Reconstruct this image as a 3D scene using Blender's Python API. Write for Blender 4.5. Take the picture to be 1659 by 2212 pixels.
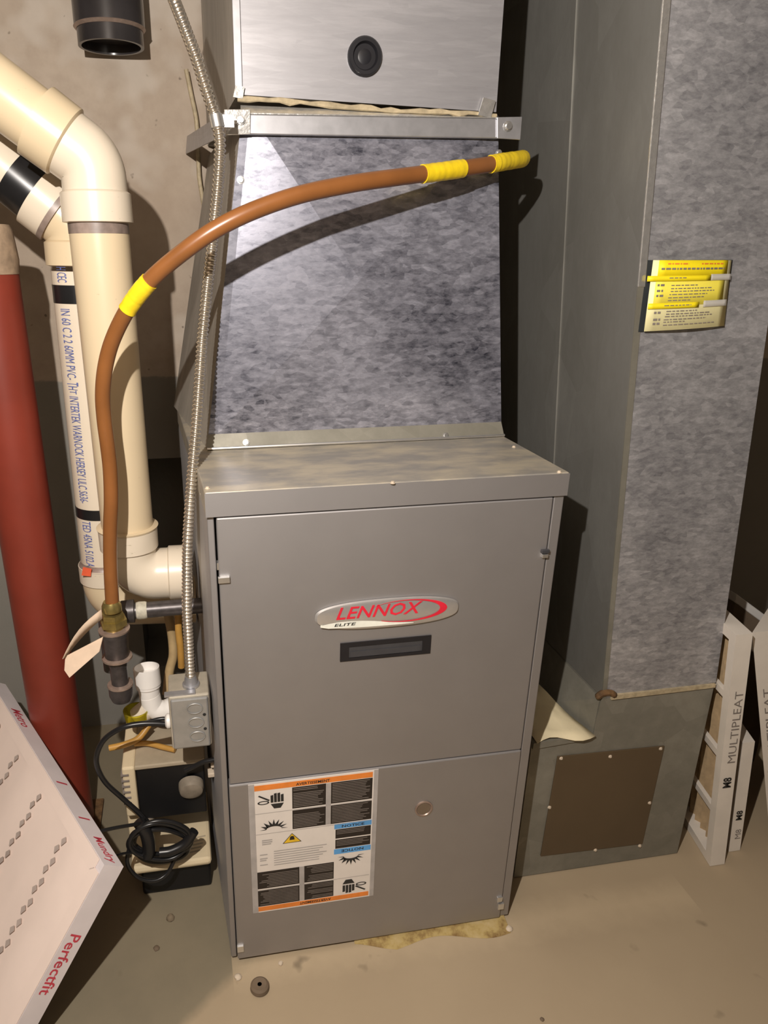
import bpy, math, random
import numpy as np
from mathutils import Vector, Matrix
for o in list(bpy.data.objects): bpy.data.objects.remove(o)
SC = bpy.context.scene; COL = SC.collection
random.seed(4)
# ---------------------------------------------------------------- camera
H = 1.181                                    # furnace height: X along its front, Y into the room's depth, Z up
YAW, PITCH, ROLL, F, PX, PY = .170, .367, .0035, 1535., 658., 1140.
CAM = Vector((-.0302, -1.2242, 1.5770))
cy, sy = math.cos(YAW), math.sin(YAW)
_f = Vector((sy*math.cos(PITCH), cy*math.cos(PITCH), -math.sin(PITCH)))
_r0 = Vector((cy, -sy, 0)); _d0 = _f.cross(_r0)
_r = _r0*math.cos(ROLL)+_d0*math.sin(ROLL); _d = _d0*math.cos(ROLL)-_r0*math.sin(ROLL)
cd = bpy.data.cameras.new('camera'); cam = bpy.data.objects.new('camera', cd); COL.objects.link(cam)
m = Matrix((_r, -_d, -_f)).transposed().to_4x4(); m.translation = CAM
cam.matrix_world = m
cd.sensor_fit = 'VERTICAL'; cd.sensor_height = 36.; cd.lens = F/2212*36.
cd.shift_x = (829.5-PX)/2212; cd.shift_y = -(1106-PY)/2212
cd.clip_start = .02; cd.clip_end = 50
SC.camera = cam
def at(x, y, X=None, Y=None, Z=None):        # the point of the plane X=, Y= or Z= seen at a pixel of the photograph
    d = _r*((x-PX)/F)+_d*((y-PY)/F)+_f
    t = (X-CAM.x)/d.x if X is not None else (Y-CAM.y)/d.y if Y is not None else (Z-CAM.z)/d.z
    return CAM+d*t
# ---------------------------------------------------------------- light
SC.view_settings.view_transform = 'Standard'; SC.view_settings.look = 'None'
SC.view_settings.gamma = 1; SC.view_settings.use_curve_mapping = False
SC.view_settings.exposure = 0.0
w = bpy.data.worlds.new('world'); SC.world = w; w.use_nodes = True
w.node_tree.nodes['Background'].inputs[0].default_value = (1, .9, .78, 1)
w.node_tree.nodes['Background'].inputs[1].default_value = .06
BULB = Vector((-.28, -1.16, 2.0))
ld = bpy.data.lights.new('ceiling_bulb', 'POINT'); ld.energy = 145; ld.color = (1, .93, .86); ld.shadow_soft_size = .012
lo = bpy.data.objects.new('ceiling_bulb', ld); COL.objects.link(lo); lo.location = BULB

# ---------------------------------------------------------------- materials
class N:
    def __init__(s, name):
        s.m = bpy.data.materials.new(name); s.m.use_nodes = True; s.t = s.m.node_tree
        s.b = s.t.nodes['Principled BSDF']; s._co = None
    def n(s, typ, **k):
        x = s.t.nodes.new(typ)
        for a, v in k.items(): setattr(x, a, v)
        return x
    def l(s, a, b): s.t.links.new(a, b)
    def co(s, scale=(1, 1, 1), rot=(0, 0, 0)):
        if s._co is None: s._co = s.n('ShaderNodeTexCoord')
        mp = s.n('ShaderNodeMapping'); mp.inputs['Scale'].default_value = scale; mp.inputs['Rotation'].default_value = rot
        s.l(s._co.outputs['Object'], mp.inputs['Vector']); return mp.outputs[0]
    def noise(s, scale, detail=4, rough=.55, sc=(1, 1, 1), rot=(0, 0, 0)):
        x = s.n('ShaderNodeTexNoise'); x.inputs['Scale'].default_value = scale; x.inputs['Detail'].default_value = detail
        x.inputs['Roughness'].default_value = rough; s.l(s.co(sc, rot), x.inputs['Vector']); return x.outputs['Fac']
    def voro(s, scale, sc=(1, 1, 1), rot=(0, 0, 0)):
        x = s.n('ShaderNodeTexVoronoi'); x.inputs['Scale'].default_value = scale; s.l(s.co(sc, rot), x.inputs['Vector'])
        h = s.n('ShaderNodeSeparateColor'); s.l(x.outputs['Color'], h.inputs[0]); return h.outputs[0]
    def ramp(s, fac, stops, interp='LINEAR'):
        r = s.n('ShaderNodeValToRGB'); r.color_ramp.interpolation = interp
        e = r.color_ramp.elements
        while len(e) < len(stops): e.new(.5)
        for q, (p, c) in zip(e, stops):
            q.position = p; q.color = (*c, 1) if hasattr(c, '__len__') else (c, c, c, 1)
        s.l(fac, r.inputs[0]); return r.outputs[0]
    def mix(s, fac, a, b, mode='MIX'):
        x = s.n('ShaderNodeMix', data_type='RGBA', blend_type=mode)
        for sock, v in ((x.inputs[0], fac), (x.inputs[6], a), (x.inputs[7], b)):
            if hasattr(v, 'is_output'): s.l(v, sock)
            elif hasattr(v, '__len__'): sock.default_value = (*v, 1)
            else: sock.default_value = v
        return x.outputs[2]
    def math(s, op, a, b=0.):
        x = s.n('ShaderNodeMath', operation=op)
        for i, v in enumerate((a, b)):
            if hasattr(v, 'is_output'): s.l(v, x.inputs[i])
            else: x.inputs[i].default_value = v
        return x.outputs[0]
    def set(s, color=None, rough=None, metal=None, **k):
        for nm, v in (('Base Color', color), ('Roughness', rough), ('Metallic', metal), *k.items()):
            if v is None: continue
            i = s.b.inputs[nm]
            if hasattr(v, 'is_output'): s.l(v, i)
            elif hasattr(v, '__len__'): i.default_value = (*v, 1) if len(v) == 3 else v
            else: i.default_value = v
        return s
    def bump(s, h, strength=.3, dist=.002):
        b = s.n('ShaderNodeBump'); b.inputs['Strength'].default_value = strength; b.inputs['Distance'].default_value = dist
        s.l(h, b.inputs['Height']); s.l(b.outputs[0], s.b.inputs['Normal']); return s
def plain(name, c, rough=.5, metal=0., var=.12, scale=30, bump=0., **k):
    x = N(name); n = x.noise(scale)
    x.set(x.ramp(n, [(.3, [v*(1-var) for v in c]), (.7, [min(1, v*(1+var)) for v in c])]), rough, metal, **k)
    if bump: x.bump(n, bump)
    return x.m
def galv(name, dark, light, sc=(1, 1, 1), rot=(0, 0, 0), scale=60, rough=(.42, .6), metal=.75, big=5):
    x = N(name); v = x.voro(scale, sc, rot); n = x.noise(scale*1.2, 5, .7, sc, rot); b = x.noise(big, 3)
    f = x.math('ADD', x.math('MULTIPLY', v, .16), x.math('ADD', x.math('MULTIPLY', n, .55), x.math('MULTIPLY', x.noise(scale*.42, 6, .75, sc, rot), .40)))
    f = x.math('ADD', f, x.math('MULTIPLY', x.math('SUBTRACT', b, .5), .5))
    x.set(x.ramp(f, [(.30, dark), (.58, [(a+c)/2*.94 for a, c in zip(dark, light)]), (.86, light)]), x.ramp(f, [(.3, rough[1]), (.8, rough[0])]), metal)
    x.bump(n, .06, .001)
    return x.m
M = {}
M['furnace'] = plain('furnace_grey_enamel', (.43, .415, .415), .60, .88, .03, 8)
M['furnace_lid'] = (lambda x: x.set(x.mix(x.ramp(x.noise(9, 5, .6, (1, 2.2, 1)), [(.40, 0), (.62, 1)]), (.34, .32, .29), (.54, .48, .37)), .40, .3))(N('dusty_lid_enamel')).m
M['galv'] = galv('galvanized_spangle', (.02, .021, .035), (.56, .565, .66), (1, 1, 2.4), (0, .18, 0), 46, (.22, .40), .5)
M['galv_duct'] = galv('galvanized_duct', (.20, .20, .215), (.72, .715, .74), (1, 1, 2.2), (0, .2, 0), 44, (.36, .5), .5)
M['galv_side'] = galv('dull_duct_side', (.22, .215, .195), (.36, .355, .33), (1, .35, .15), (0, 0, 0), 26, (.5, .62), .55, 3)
M['galv_boot'] = galv('dusty_boot_metal', (.19, .18, .145), (.32, .305, .255), (1, 1, 1), (0, 0, 0), 14, (.5, .65), .35, 4)
M['bright_duct'] = galv('bright_duct_metal', (.29, .285, .30), (.50, .495, .52), (.25, 1, 2), (0, .4, 0), 40, (.38, .5), .5)
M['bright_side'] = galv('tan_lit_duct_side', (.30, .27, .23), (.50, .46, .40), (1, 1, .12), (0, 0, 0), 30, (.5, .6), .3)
M['strap'] = plain('bright_sheet_metal', (.44, .44, .46), .38, .7, .1, 40)
M['steel'] = plain('screw_steel', (.75, .75, .74), .3, .9, .05)
M['dark_gap'] = plain('dark_gap', (.02, .018, .016), .8)
M['sealant'] = plain('tan_sealant', (.42, .345, .22), .6, 0, .25, 60, .5)
M['foil'] = plain('foil_tape', (.8, .79, .76), .25, .8, .1, 90, .4)
def pvcmat(name, c):
    x = N(name); n = x.noise(4, 3); sp = x.noise(40, 3, .6, (1, 1, 3)); base = x.ramp(n, [(.3, [v*.94 for v in c]), (.7, c)])
    x.set(x.mix(x.ramp(sp, [(.70, 0), (.74, .55)]), base, (.38, .31, .2)), .3); return x.m
M['pvc'] = pvcmat('cream_pvc', (.70, .57, .38))
M['pvc_white'] = pvcmat('off_white_pvc', (.74, .65, .52))
M['white_plastic'] = plain('white_plastic', (.84, .81, .77), .3, 0, .03)
M['black_tape'] = plain('black_tape', (.012, .012, .013), .3)
M['primer'] = plain('primer_ring', (.26, .2, .17), .4, 0, .4, 25)
M['orange_tape'] = plain('orange_red_tape', (.75, .12, .05), .4)
M['blue_ink'] = plain('blue_ink', (.12, .15, .38), .5)
M['red_ink'] = plain('red_ink', (.55, .05, .08), .5)
M['black_ink'] = plain('black_ink', (.02, .02, .02), .55)
M['brown_coat'] = plain('brown_coated_copper', (.235, .09, .026), .30, 0, .12, 12)
M['yellow_tape'] = plain('yellow_tape', (.85, .62, .015), .4, 0, .1, 50, .4)
M['brass'] = plain('aged_brass', (.42, .33, .12), .32, .85, .25, 60)
M['iron'] = plain('black_iron', (.075, .066, .066), .38, .45, .25, 60)
M['iron_rim'] = plain('worn_iron_rim', (.36, .27, .22), .4, .5, .2, 60)
M['teflon'] = plain('thread_tape', (.5, .47, .38), .6, 0, .2, 90)
M['armor'] = plain('armored_conduit', (.72, .66, .57), .2, .9, .08)
M['jbox'] = plain('zinc_box', (.42, .42, .41), .4, .6, .1, 30)
M['jbox_top'] = plain('dusty_box_top', (.52, .47, .38), .5, .4, .12, 30)
M['stub'] = plain('black_abs', (.03, .027, .028), .22, 0, .3, 8)
M['red_paint'] = plain('red_oxide_paint', (.22, .035, .02), .42, 0, .14, 6)
M['cap_rust'] = plain('tan_mortar', (.33, .24, .16), .8, 0, .3, 40, .5)
M['filter_face'] = plain('pinkish_filter_media', (.88, .73, .65), .9, 0, .03, 10, .2)
M['filter_frame'] = plain('lilac_white_card', (.74, .68, .69), .6, 0, .05, 14)
M['dimple'] = plain('grey_dimple', (.46, .38, .34), .9)
M['white_card'] = plain('white_card', (.76, .70, .62), .6, 0, .06, 12)
M['media_tan'] = plain('tan_pleated_media', (.42, .30, .17), .9, 0, .15, 40, .3)
M['brown_board'] = plain('brown_board', (.16, .115, .075), .8, 0, .2, 8)
M['access'] = plain('brown_access_panel', (.11, .076, .042), .5, .15, .08, 5)
M['rust'] = plain('rust', (.14, .075, .03), .85, 0, .5, 60)
M['paper'] = plain('yellowed_paper', (.74, .64, .42), .8, 0, .1, 14, .2)
M['tag_paper'] = plain('tan_card_tag', (.60, .46, .34), .8, 0, .1, 30)
M['pump_beige'] = plain('beige_plastic', (.72, .60, .40), .42, 0, .06, 12)
M['pump_dusty'] = plain('dusty_beige_top', (.42, .35, .25), .6, 0, .12, 20)
M['pump_black'] = plain('pump_black', (.006, .006, .007), .5)
M['cable'] = plain('black_cable', (.012, .012, .013), .32)
M['hose'] = plain('amber_hose', (.50, .27, .06), .4, 0, .15, 20)
M['hose_tan'] = plain('tan_hose', (.42, .30, .15), .5, 0, .2, 20)
M['knob'] = plain('grey_motor_knob', (.26, .22, .17), .5, 0, .2, 40)
M['label_white'] = plain('label_white', (.78, .72, .66), .5, 0, .03)
M['label_grey'] = plain('label_grey', (.42, .39, .37), .5)
M['orange'] = plain('label_orange', (.80, .24, .04), .5)
M['blue'] = plain('label_blue', (.11, .36, .72), .5)
M['label_black'] = plain('label_black', (.018, .013, .011), .5)
M['fine'] = plain('fine_print_grey', (.22, .19, .17), .5)
M['tri'] = plain('warning_yellow', (.82, .52, .03), .5)
M['plate'] = plain('brushed_nameplate', (.62, .60, .58), .28, .7, .08, 20)
M['swoosh'] = plain('ivory_swoosh', (.80, .80, .71), .4)
M['logo_red'] = plain('logo_red', (.72, .02, .045), .4)
M['handle'] = plain('black_handle', (.012, .012, .015), .35)
M['handle_in'] = plain('charcoal_recess', (.05, .05, .055), .35)
M['tag_yellow'] = (lambda x: x.set(x.mix(x.ramp(x.n('ShaderNodeSeparateXYZ').outputs[0], [(0, 0), (1, 0)]), (.97, .84, .10), (.97, .84, .10)), .6))(N('yellow_tag_paper')).m
M['tag_pale'] = plain('pale_yellow_paper', (.95, .89, .50), .6, 0, .05)
M['tag_hot'] = plain('bright_yellow_print', (.96, .78, .01), .6, 0, .04)
M['dark_sleeve'] = plain('dark_sleeve', (.03, .035, .04), .4)
M['clear_plastic'] = plain('clear_plastic', (.8, .78, .75), .15, 0, .02, Alpha=.55)
M['stone'] = plain('pebble', (.22, .17, .11), .85, 0, .3, 40, .4)
M['foam'] = plain('crumb', (.62, .52, .40), .9)
def glassy(name, c):
    x = N(name); x.set(c, .08, 0); x.b.inputs['Transmission Weight'].default_value = .85; x.b.inputs['IOR'].default_value = 1.35; return x.m
M['yellow_cup'] = glassy('yellow_clear_cup', (.80, .72, .06))
# walls and floor
def wallmat():
    x = N('parged_concrete_wall'); n = x.noise(2.2, 6, .6); n2 = x.noise(16, 5, .65); sp = x.noise(26, 2, .5)
    c = x.ramp(n, [(.3, (.38, .305, .235)), (.55, (.47, .39, .31)), (.75, (.53, .46, .385))])
    c = x.mix(x.ramp(n2, [(.42, 0), (.7, .45)]), c, (.33, .26, .20))
    c = x.mix(x.ramp(x.noise(1.6, 4, .7, (1, 1, 1), (0, 0, .7)), [(.50, 0), (.56, .55)]), c, (.56, .50, .43))
    c = x.mix(x.ramp(sp, [(.70, 0), (.735, .8)]), c, (.13, .10, .075))
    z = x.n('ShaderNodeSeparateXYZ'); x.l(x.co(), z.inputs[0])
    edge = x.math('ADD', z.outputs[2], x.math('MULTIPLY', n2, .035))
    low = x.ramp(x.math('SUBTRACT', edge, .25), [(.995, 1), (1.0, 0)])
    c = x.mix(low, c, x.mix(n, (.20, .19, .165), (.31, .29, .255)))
    x.set(c, .88).bump(n2, .35, .004); return x.m
M['wall'] = wallmat()
def floormat():
    x = N('worn_painted_concrete_floor'); n = x.noise(3.0, 6, .6); n2 = x.noise(22, 5, .6)
    z = x.n('ShaderNodeSeparateXYZ'); x.l(x.co(), z.inputs[0])
    c = x.ramp(n, [(.3, (.20, .17, .115)), (.7, (.27, .225, .15))])
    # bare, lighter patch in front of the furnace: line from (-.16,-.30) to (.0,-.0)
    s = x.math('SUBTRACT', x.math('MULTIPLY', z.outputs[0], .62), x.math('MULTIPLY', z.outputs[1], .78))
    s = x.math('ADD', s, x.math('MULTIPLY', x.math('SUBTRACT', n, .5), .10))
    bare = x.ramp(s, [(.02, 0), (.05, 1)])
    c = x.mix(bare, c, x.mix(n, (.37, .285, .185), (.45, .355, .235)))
    # dusty efflorescence along the furnace foot
    e = x.math('ADD', x.math('ABSOLUTE', x.math('ADD', z.outputs[1], .015)), x.math('MULTIPLY', n2, .06))
    inx = x.math('MULTIPLY', x.math('GREATER_THAN', z.outputs[0], .0), x.math('LESS_THAN', z.outputs[0], 1.2))
    c = x.mix(x.math('MULTIPLY', x.ramp(e, [(.03, .75), (.10, 0)]), inx), c, (.52, .41, .27))
    c = x.mix(x.ramp(x.noise(9, 3, .5), [(.67, 0), (.74, .65)]), c, (.16, .125, .08))
    x.set(c, .72).bump(n2, .15, .002); return x.m
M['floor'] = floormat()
M['dim_wall'] = plain('dim_block_wall', (.14, .12, .10), .9, 0, .2, 4)
M['ceiling'] = plain('joist_ceiling', (.20, .16, .12), .9, 0, .2, 4)
M['pad'] = (lambda x: x.set(x.ramp(x.noise(14, 5, .65), [(.35, (.16, .075, .025)), (.5, (.46, .34, .13)), (.68, (.55, .43, .24))]), .9))(N('rust_stained_pad')).m

# ---------------------------------------------------------------- mesh helpers
class MB:
    def __init__(s): s.v = []; s.f = []; s.mi = []; s.k = 0
    def add(s, vs, fs):
        o = len(s.v); s.v += [tuple(p) for p in vs]; s.f += [tuple(i+o for i in f) for f in fs]; s.mi += [s.k]*len(fs); return s
    def box(s, a, b):
        (x0, y0, z0), (x1, y1, z1) = a, b
        return s.hexa([(x0, y0, z0), (x1, y0, z0), (x1, y0, z1), (x0, y0, z1)], [(x0, y1, z0), (x1, y1, z0), (x1, y1, z1), (x0, y1, z1)])
    def hexa(s, fr, bk):                       # two quads (or n-gons) facing the viewer, front and back
        n = len(fr); fs = [tuple(range(n)), tuple(range(2*n-1, n-1, -1))]
        fs += [((i+1) % n, i, i+n, (i+1) % n+n) for i in range(n)]
        return s.add(list(fr)+list(bk), fs)
    def slab(s, poly, d):                      # a polygon given thickness along the vector d
        d = Vector(d); return s.hexa(poly, [Vector(p)+d for p in poly])
    def tube(s, pts, r, seg=16, caps=True, closed=False):
        pts = [Vector(p) for p in pts]; n = len(pts); rr = r if hasattr(r, '__len__') else [r]*n
        t = [(pts[min(i+1, n-1)]-pts[max(i-1, 0)]).normalized() for i in range(n)]
        if closed: t = [(pts[(i+1) % n]-pts[i-1]).normalized() for i in range(n)]
        u = t[0].orthogonal().normalized(); vs = []
        for i in range(n):
            u = (u-t[i]*u.dot(t[i])).normalized(); b = t[i].cross(u)
            vs += [pts[i]+(u*math.cos(a)+b*math.sin(a))*rr[i] for a in [2*math.pi*k/seg for k in range(seg)]]
        fs = [(i*seg+k, i*seg+(k+1) % seg, ((i+1) % n)*seg+(k+1) % seg, ((i+1) % n)*seg+k) for i in range(n if closed else n-1) for k in range(seg)]
        if caps and not closed: fs += [tuple(range(seg-1, -1, -1)), tuple(range((n-1)*seg, n*seg))]
        return s.add(vs, fs)
    def cyl(s, a, b, r, r2=None, seg=24): return s.tube([a, b], [r, r if r2 is None else r2], seg)
    def lathe(s, c, ax, prof, seg=28):         # prof: (distance along the axis, radius)
        c = Vector(c); ax = Vector(ax).normalized(); return s.tube_prof(c, ax, prof, seg)
    def tube_prof(s, c, ax, prof, seg):
        u = ax.orthogonal().normalized(); b = ax.cross(u); vs = []
        for h, r in prof: vs += [c+ax*h+(u*math.cos(a)+b*math.sin(a))*max(r, 1e-4) for a in [2*math.pi*k/seg for k in range(seg)]]
        n = len(prof)
        fs = [(i*seg+k, i*seg+(k+1) % seg, (i+1)*seg+(k+1) % seg, (i+1)*seg+k) for i in range(n-1) for k in range(seg)]
        return s.add(vs, fs+[tuple(range(seg-1, -1, -1)), tuple(range((n-1)*seg, n*seg))])
    def build(s, name, mats, parent=None, smooth=False, bevel=0., fix=True):
        me = bpy.data.meshes.new(name); me.from_pydata(s.v, [], s.f)
        for mm in (mats if isinstance(mats, (list, tuple)) else [mats]): me.materials.append(M[mm])
        for p, k in zip(me.polygons, s.mi): p.material_index = k; p.use_smooth = smooth
        me.update()
        if fix:
            import bmesh
            bm = bmesh.new(); bm.from_mesh(me); bmesh.ops.recalc_face_normals(bm, faces=bm.faces); bm.to_mesh(me); bm.free()
        if smooth: me.set_sharp_from_angle(angle=math.radians(40))
        o = bpy.data.objects.new(name, me); COL.objects.link(o)
        if parent is not None:
            o.parent = parent; p = parent; off = Vector((0, 0, 0))
            while p is not None: off += p.location; p = p.parent
            o.location = -off
        if bevel:
            b = o.modifiers.new('bevel', 'BEVEL'); b.width = bevel; b.segments = 2; b.limit_method = 'ANGLE'; b.angle_limit = math.radians(50)
        return o
def tag(o, label, cat, group=None, kind=None):
    if label: o['label'] = label
    if cat: o['category'] = cat
    if group: o['group'] = group
    if kind: o['kind'] = kind
    return o
def thing(name, loc, label, cat, group=None):
    o = bpy.data.objects.new(name, None); COL.objects.link(o); o.location = loc; o.empty_display_size = .05
    return tag(o, label, cat, group)
def struct(mb, name, mat): return tag(mb.build(name, mat), None, None, None, 'structure')
def spline(pts, n=8):                          # Catmull-Rom through the points
    p = [Vector(q) for q in pts]; p = [p[0]*2-p[1]]+p+[p[-1]*2-p[-2]]; out = []
    for i in range(1, len(p)-2):
        a, b, c, d = p[i-1:i+3]
        for k in range(n):
            t = k/n; out.append(.5*((2*b)+(c-a)*t+(2*a-5*b+4*c-d)*t*t+(3*b-a-3*c+d)*t**3))
    return out+[p[-2]]
def arc(a, j, b, r, n=10):                     # path a -> j -> b with a round corner of radius r at j
    a, j, b = Vector(a), Vector(j), Vector(b); u = (a-j).normalized(); v = (b-j).normalized()
    ang = u.angle(v); d = r/math.tan(ang/2); p0, p1 = j+u*d, j+v*d; c = j+(u+v).normalized()*(r/math.sin(ang/2)); out = []
    q0, q1 = p0-c, p1-c; tot = q0.angle(q1); ax = q0.cross(q1).normalized()
    for k in range(n+1): out.append(c+Matrix.Rotation(tot*k/n, 3, ax) @ q0)
    return [a]+out+[b]
def screw(p, ax, r, parent, mat='steel', name='screw', h=.004):
    return MB().lathe(Vector(p)-Vector(ax)*.001, ax, [(0, r*1.25), (h*.25, r*1.25), (h*.3, r*.85), (h, r*.75)], 10).build(name, mat, parent)
def glyphs(body, shear=0., bold=0., res=2):
    cu = bpy.data.curves.new('t', 'FONT'); cu.body = body; cu.size = 1; cu.shear = shear; cu.offset = bold; cu.resolution_u = res
    ob = bpy.data.objects.new('t', cu); COL.objects.link(ob)
    dg = bpy.context.evaluated_depsgraph_get(); me = bpy.data.meshes.new_from_object(ob.evaluated_get(dg))
    vs = [(v.co.x, v.co.y) for v in me.vertices]; fs = [tuple(p.vertices) for p in me.polygons]
    bpy.data.objects.remove(ob); bpy.data.curves.remove(cu); bpy.data.meshes.remove(me)
    if not vs: return [], [], 1, 1
    x0, y0 = min(v[0] for v in vs), min(v[1] for v in vs); vs = [(a-x0, b-y0) for a, b in vs]
    return vs, fs, max(v[0] for v in vs), max(v[1] for v in vs)
def write(mb, body, o, ux, uy, wid, hei=None, shear=0., bold=0.):   # flat lettering: lower-left corner o, along ux, up uy
    vs, fs, w_, h_ = glyphs(body, shear, bold); ux, uy, o = Vector(ux).normalized(), Vector(uy).normalized(), Vector(o)
    sx = wid/w_; s2 = (hei/h_) if hei else sx
    return mb.add([o+ux*(a*sx)+uy*(b*s2) for a, b in vs], fs)
def write_on_pipe(mb, body, p0, ax, r, mid, hei, lng):              # lettering rolled onto a pipe; mid = direction of the text's middle line
    vs, fs, w_, h_ = glyphs(body); ax = Vector(ax).normalized(); mid = Vector(mid); mid = (mid-ax*mid.dot(ax)).normalized(); sd = -ax.cross(mid)
    out = []
    for a, b in vs:
        an = (b/h_-.5)*hei/r; out.append(Vector(p0)+ax*(a/w_*lng)+(mid*math.cos(an)+sd*math.sin(an))*(r+.0018))
    return mb.add(out, fs)

# ================================================================ the room
YW = 1.0                                        # face of the back wall
hx0, hx1, hz0, hz1 = -.215, .06, .22, at(350, 990, Y=YW).z       # dark recess low in the wall behind the furnace
wb = MB()
for a, b in (((-2.6, YW, 0), (hx0, YW+.25, 2.45)), ((hx1, YW, 0), (3.0, YW+.25, 2.45)), ((hx0, YW, hz1), (hx1, YW+.25, 2.45)), ((hx0, YW, 0), (hx1, YW+.25, hz0)), ((hx0, YW+.22, hz0), (hx1, YW+.25, hz1))): wb.box(a, b)
struct(wb, 'wall_back', 'wall')
struct(MB().box((-2.75, -3.4, 0), (-2.6, YW+.25, 2.45)), 'wall_left', 'dim_wall')
struct(MB().box((3.0, -3.4, 0), (3.15, YW+.25, 2.45)), 'wall_right', 'dim_wall')
struct(MB().box((-2.75, -3.55, 0), (3.15, -3.4, 2.45)), 'wall_front', 'dim_wall')
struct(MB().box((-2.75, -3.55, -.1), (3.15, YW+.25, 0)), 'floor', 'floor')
struct(MB().box((-2.75, -3.55, 2.45), (3.15, YW+.25, 2.55)), 'ceiling', 'ceiling')

# ================================================================ furnace
W, K = .700, .0483
FL = -.045                                      # its left side runs out a little towards the back
fu = thing('furnace', (W/2, 0, 0), 'grey enamel gas furnace cabinet with oval nameplate and warning sticker', 'furnace')
DX0, DX1 = .0165, .6755
MB().hexa([(0, .004, .012), (DX0-.004, .004, .012), (DX0-.004, .004, H-K), (0, .004, H-K)], [(FL, .78, .012), (DX0-.03, .78, .012), (DX0-.03, .78, H-K), (FL, .78, H-K)]).build('side_panel', 'furnace', fu, bevel=.002)
MB().hexa([(DX1+.003, 0, .012), (W, 0, .012), (W, 0, H-K), (DX1+.003, 0, H-K)], [(DX1+.003, .78, .012), (W, .78, .012), (W, .78, H-K), (DX1+.003, .78, H-K)]).build('side_panel', 'furnace', fu, bevel=.002)
MB().box((DX0-.003, .03, .012), (DX1+.002, .05, H-K)).build('inner_panel', 'dark_gap', fu)
MB().box((.0, .76, .012), (W-.03, .778, H-K)).build('back_panel', 'furnace', fu)
MB().hexa([(-.002, -.005, H-K+.001), (W+.002, -.005, H-K+.001), (W+.002, -.005, H), (-.002, -.005, H)], [(FL-.002, .79, H-K+.001), (W+.002, .79, H-K+.001), (W+.002, .79, H), (FL-.002, .79, H)]).build('lid', 'furnace_lid', fu, bevel=.003)
ZJ = .528
# lid's front flange keeps the clean enamel
MB().box((-.0022, -.0062, H-K+.001), (W+.0022, -.005, H-.002)).build('lid_flange', 'furnace', fu)
MB().box((DX0, -.004, ZJ+.001), (DX1, .022, H-K-.002)).build('upper_door', 'furnace', fu, bevel=.003)
MB().box((DX0-.002, -.006, .014), (DX1, .022, ZJ-.001)).build('lower_door', 'furnace', fu, bevel=.003)
for px, py in ((448, 1055), (848, 1043), (1208, 1020), (1110, 966)):
    screw(at(px, py, Z=H), (0, 0, 1), .004, fu, 'foam')
def clip(x0, y0, x1, y1, mat='steel'):
    a, b = at(x0, y0, Y=-.008), at(x1, y1, Y=-.008); MB().box((a.x, -.011, b.z), (b.x, -.003, a.z)).build('latch', mat, fu, bevel=.001)
clip(471, 1247, 497, 1258); clip(512, 2044, 527, 2054); clip(1170, 1188, 1186, 1194, 'handle_in'); clip(1171, 1197, 1183, 1204); clip(1074, 1938, 1084, 1946); clip(1076, 1952, 1087, 1962)
a = at(474, 1220, Y=.004); MB().box((a.x-.005, -.002, a.z-.008), (a.x+.006, .012, a.z+.006)).build('latch_tab', 'steel', fu)
# nameplate
A, B = at(680, 1333, Y=-.006), at(992, 1304, Y=-.006); cx, cz = (A.x+B.x)/2, at(836, 1323, Y=-.006).z; hw = (B.x-A.x)/2; hh = .0315
def outline(c, q, s=1., n=56, e=3.0):
    o = []
    for k in range(n):
        t = 2*math.pi*k/n; x = math.copysign(abs(math.cos(t))**(2/e), math.cos(t)); z = math.copysign(abs(math.sin(t))**(2/e), math.sin(t))
        zz = z*(1-.14*x*x)                      # the long edges bow, the ends are lower
        o.append(Vector((cx+x*hw*s, q, cz+zz*hh*s)))
    return o
n1, n2 = outline(0, -.005, 1), outline(0, -.0105, .975)
n3 = outline(0, -.0125, .86)
mb = MB(); n = len(n1); mb.add(n1+n2+n3, [tuple(range(2*n, 3*n))]+[((i+1) % n+k*n, i+k*n, i+k*n+n, (i+1) % n+k*n+n) for k in (0, 1) for i in range(n)])
plate = mb.build('nameplate', 'plate', fu, True)
yq = -.0128
sw = [Vector((cx-hw*.93, yq, cz-hh*.44))]
for k in range(13): t = k/12; sw.append(Vector((cx-hw*.93+t*hw*1.28, yq, cz-hh*.44+.006*math.sin(math.pi*min(1, t*1.25)**.8)-t*t*hh*.30)))
lo = [Vector((cx-hw*.93+t*hw*1.28, yq, cz-hh*(.50+.30*math.sin(math.pi*min(1, t*.5+.12))**.7*(1 if t > .04 else .4)))) for t in [k/12 for k in range(13)]]
lo = [Vector((p.x, yq, min(p.z, q.z-.0002))) for p, q in zip(lo, sw[1:])]
mb = MB(); top = sw[1:]; mb.add(top+lo, [(i, i+1, i+14, i+13) for i in range(12)]); MB.add
mb.add([p+Vector((0, .002, 0)) for p in top+lo], [(i, i+1, i+14, i+13) for i in range(12)])
mb.build('nameplate_swoosh', 'swoosh', plate)
lt = MB(); p = at(726, 1343, Y=yq-.001); q = at(912, 1330, Y=yq-.001)
write(lt, 'LENNOX', (p.x, yq-.0008, p.z+.003), (1, 0, 0), (0, 0, 1), q.x-p.x, .027, .32, .012)
lt.build('brand_lettering', 'logo_red', plate, fix=False)
mb = MB(); o_, i_ = [], []
ex, ez = at(880, 1319, Y=yq).x, cz+.0045
for k in range(41):
    t = math.radians(150-k*7.0)
    ro = (.083, .0245); wd = max(0, math.cos((t+.10)/1.75))**1.5
    o_.append(Vector((ex+ro[0]*math.cos(t), yq-.0008, ez+ro[1]*math.sin(t)))); i_.append(Vector((ex-.002+(ro[0]-.002-.011*wd)*math.cos(t), yq-.0008, ez+(ro[1]-.0006-.0030*wd)*math.sin(t))))
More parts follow.
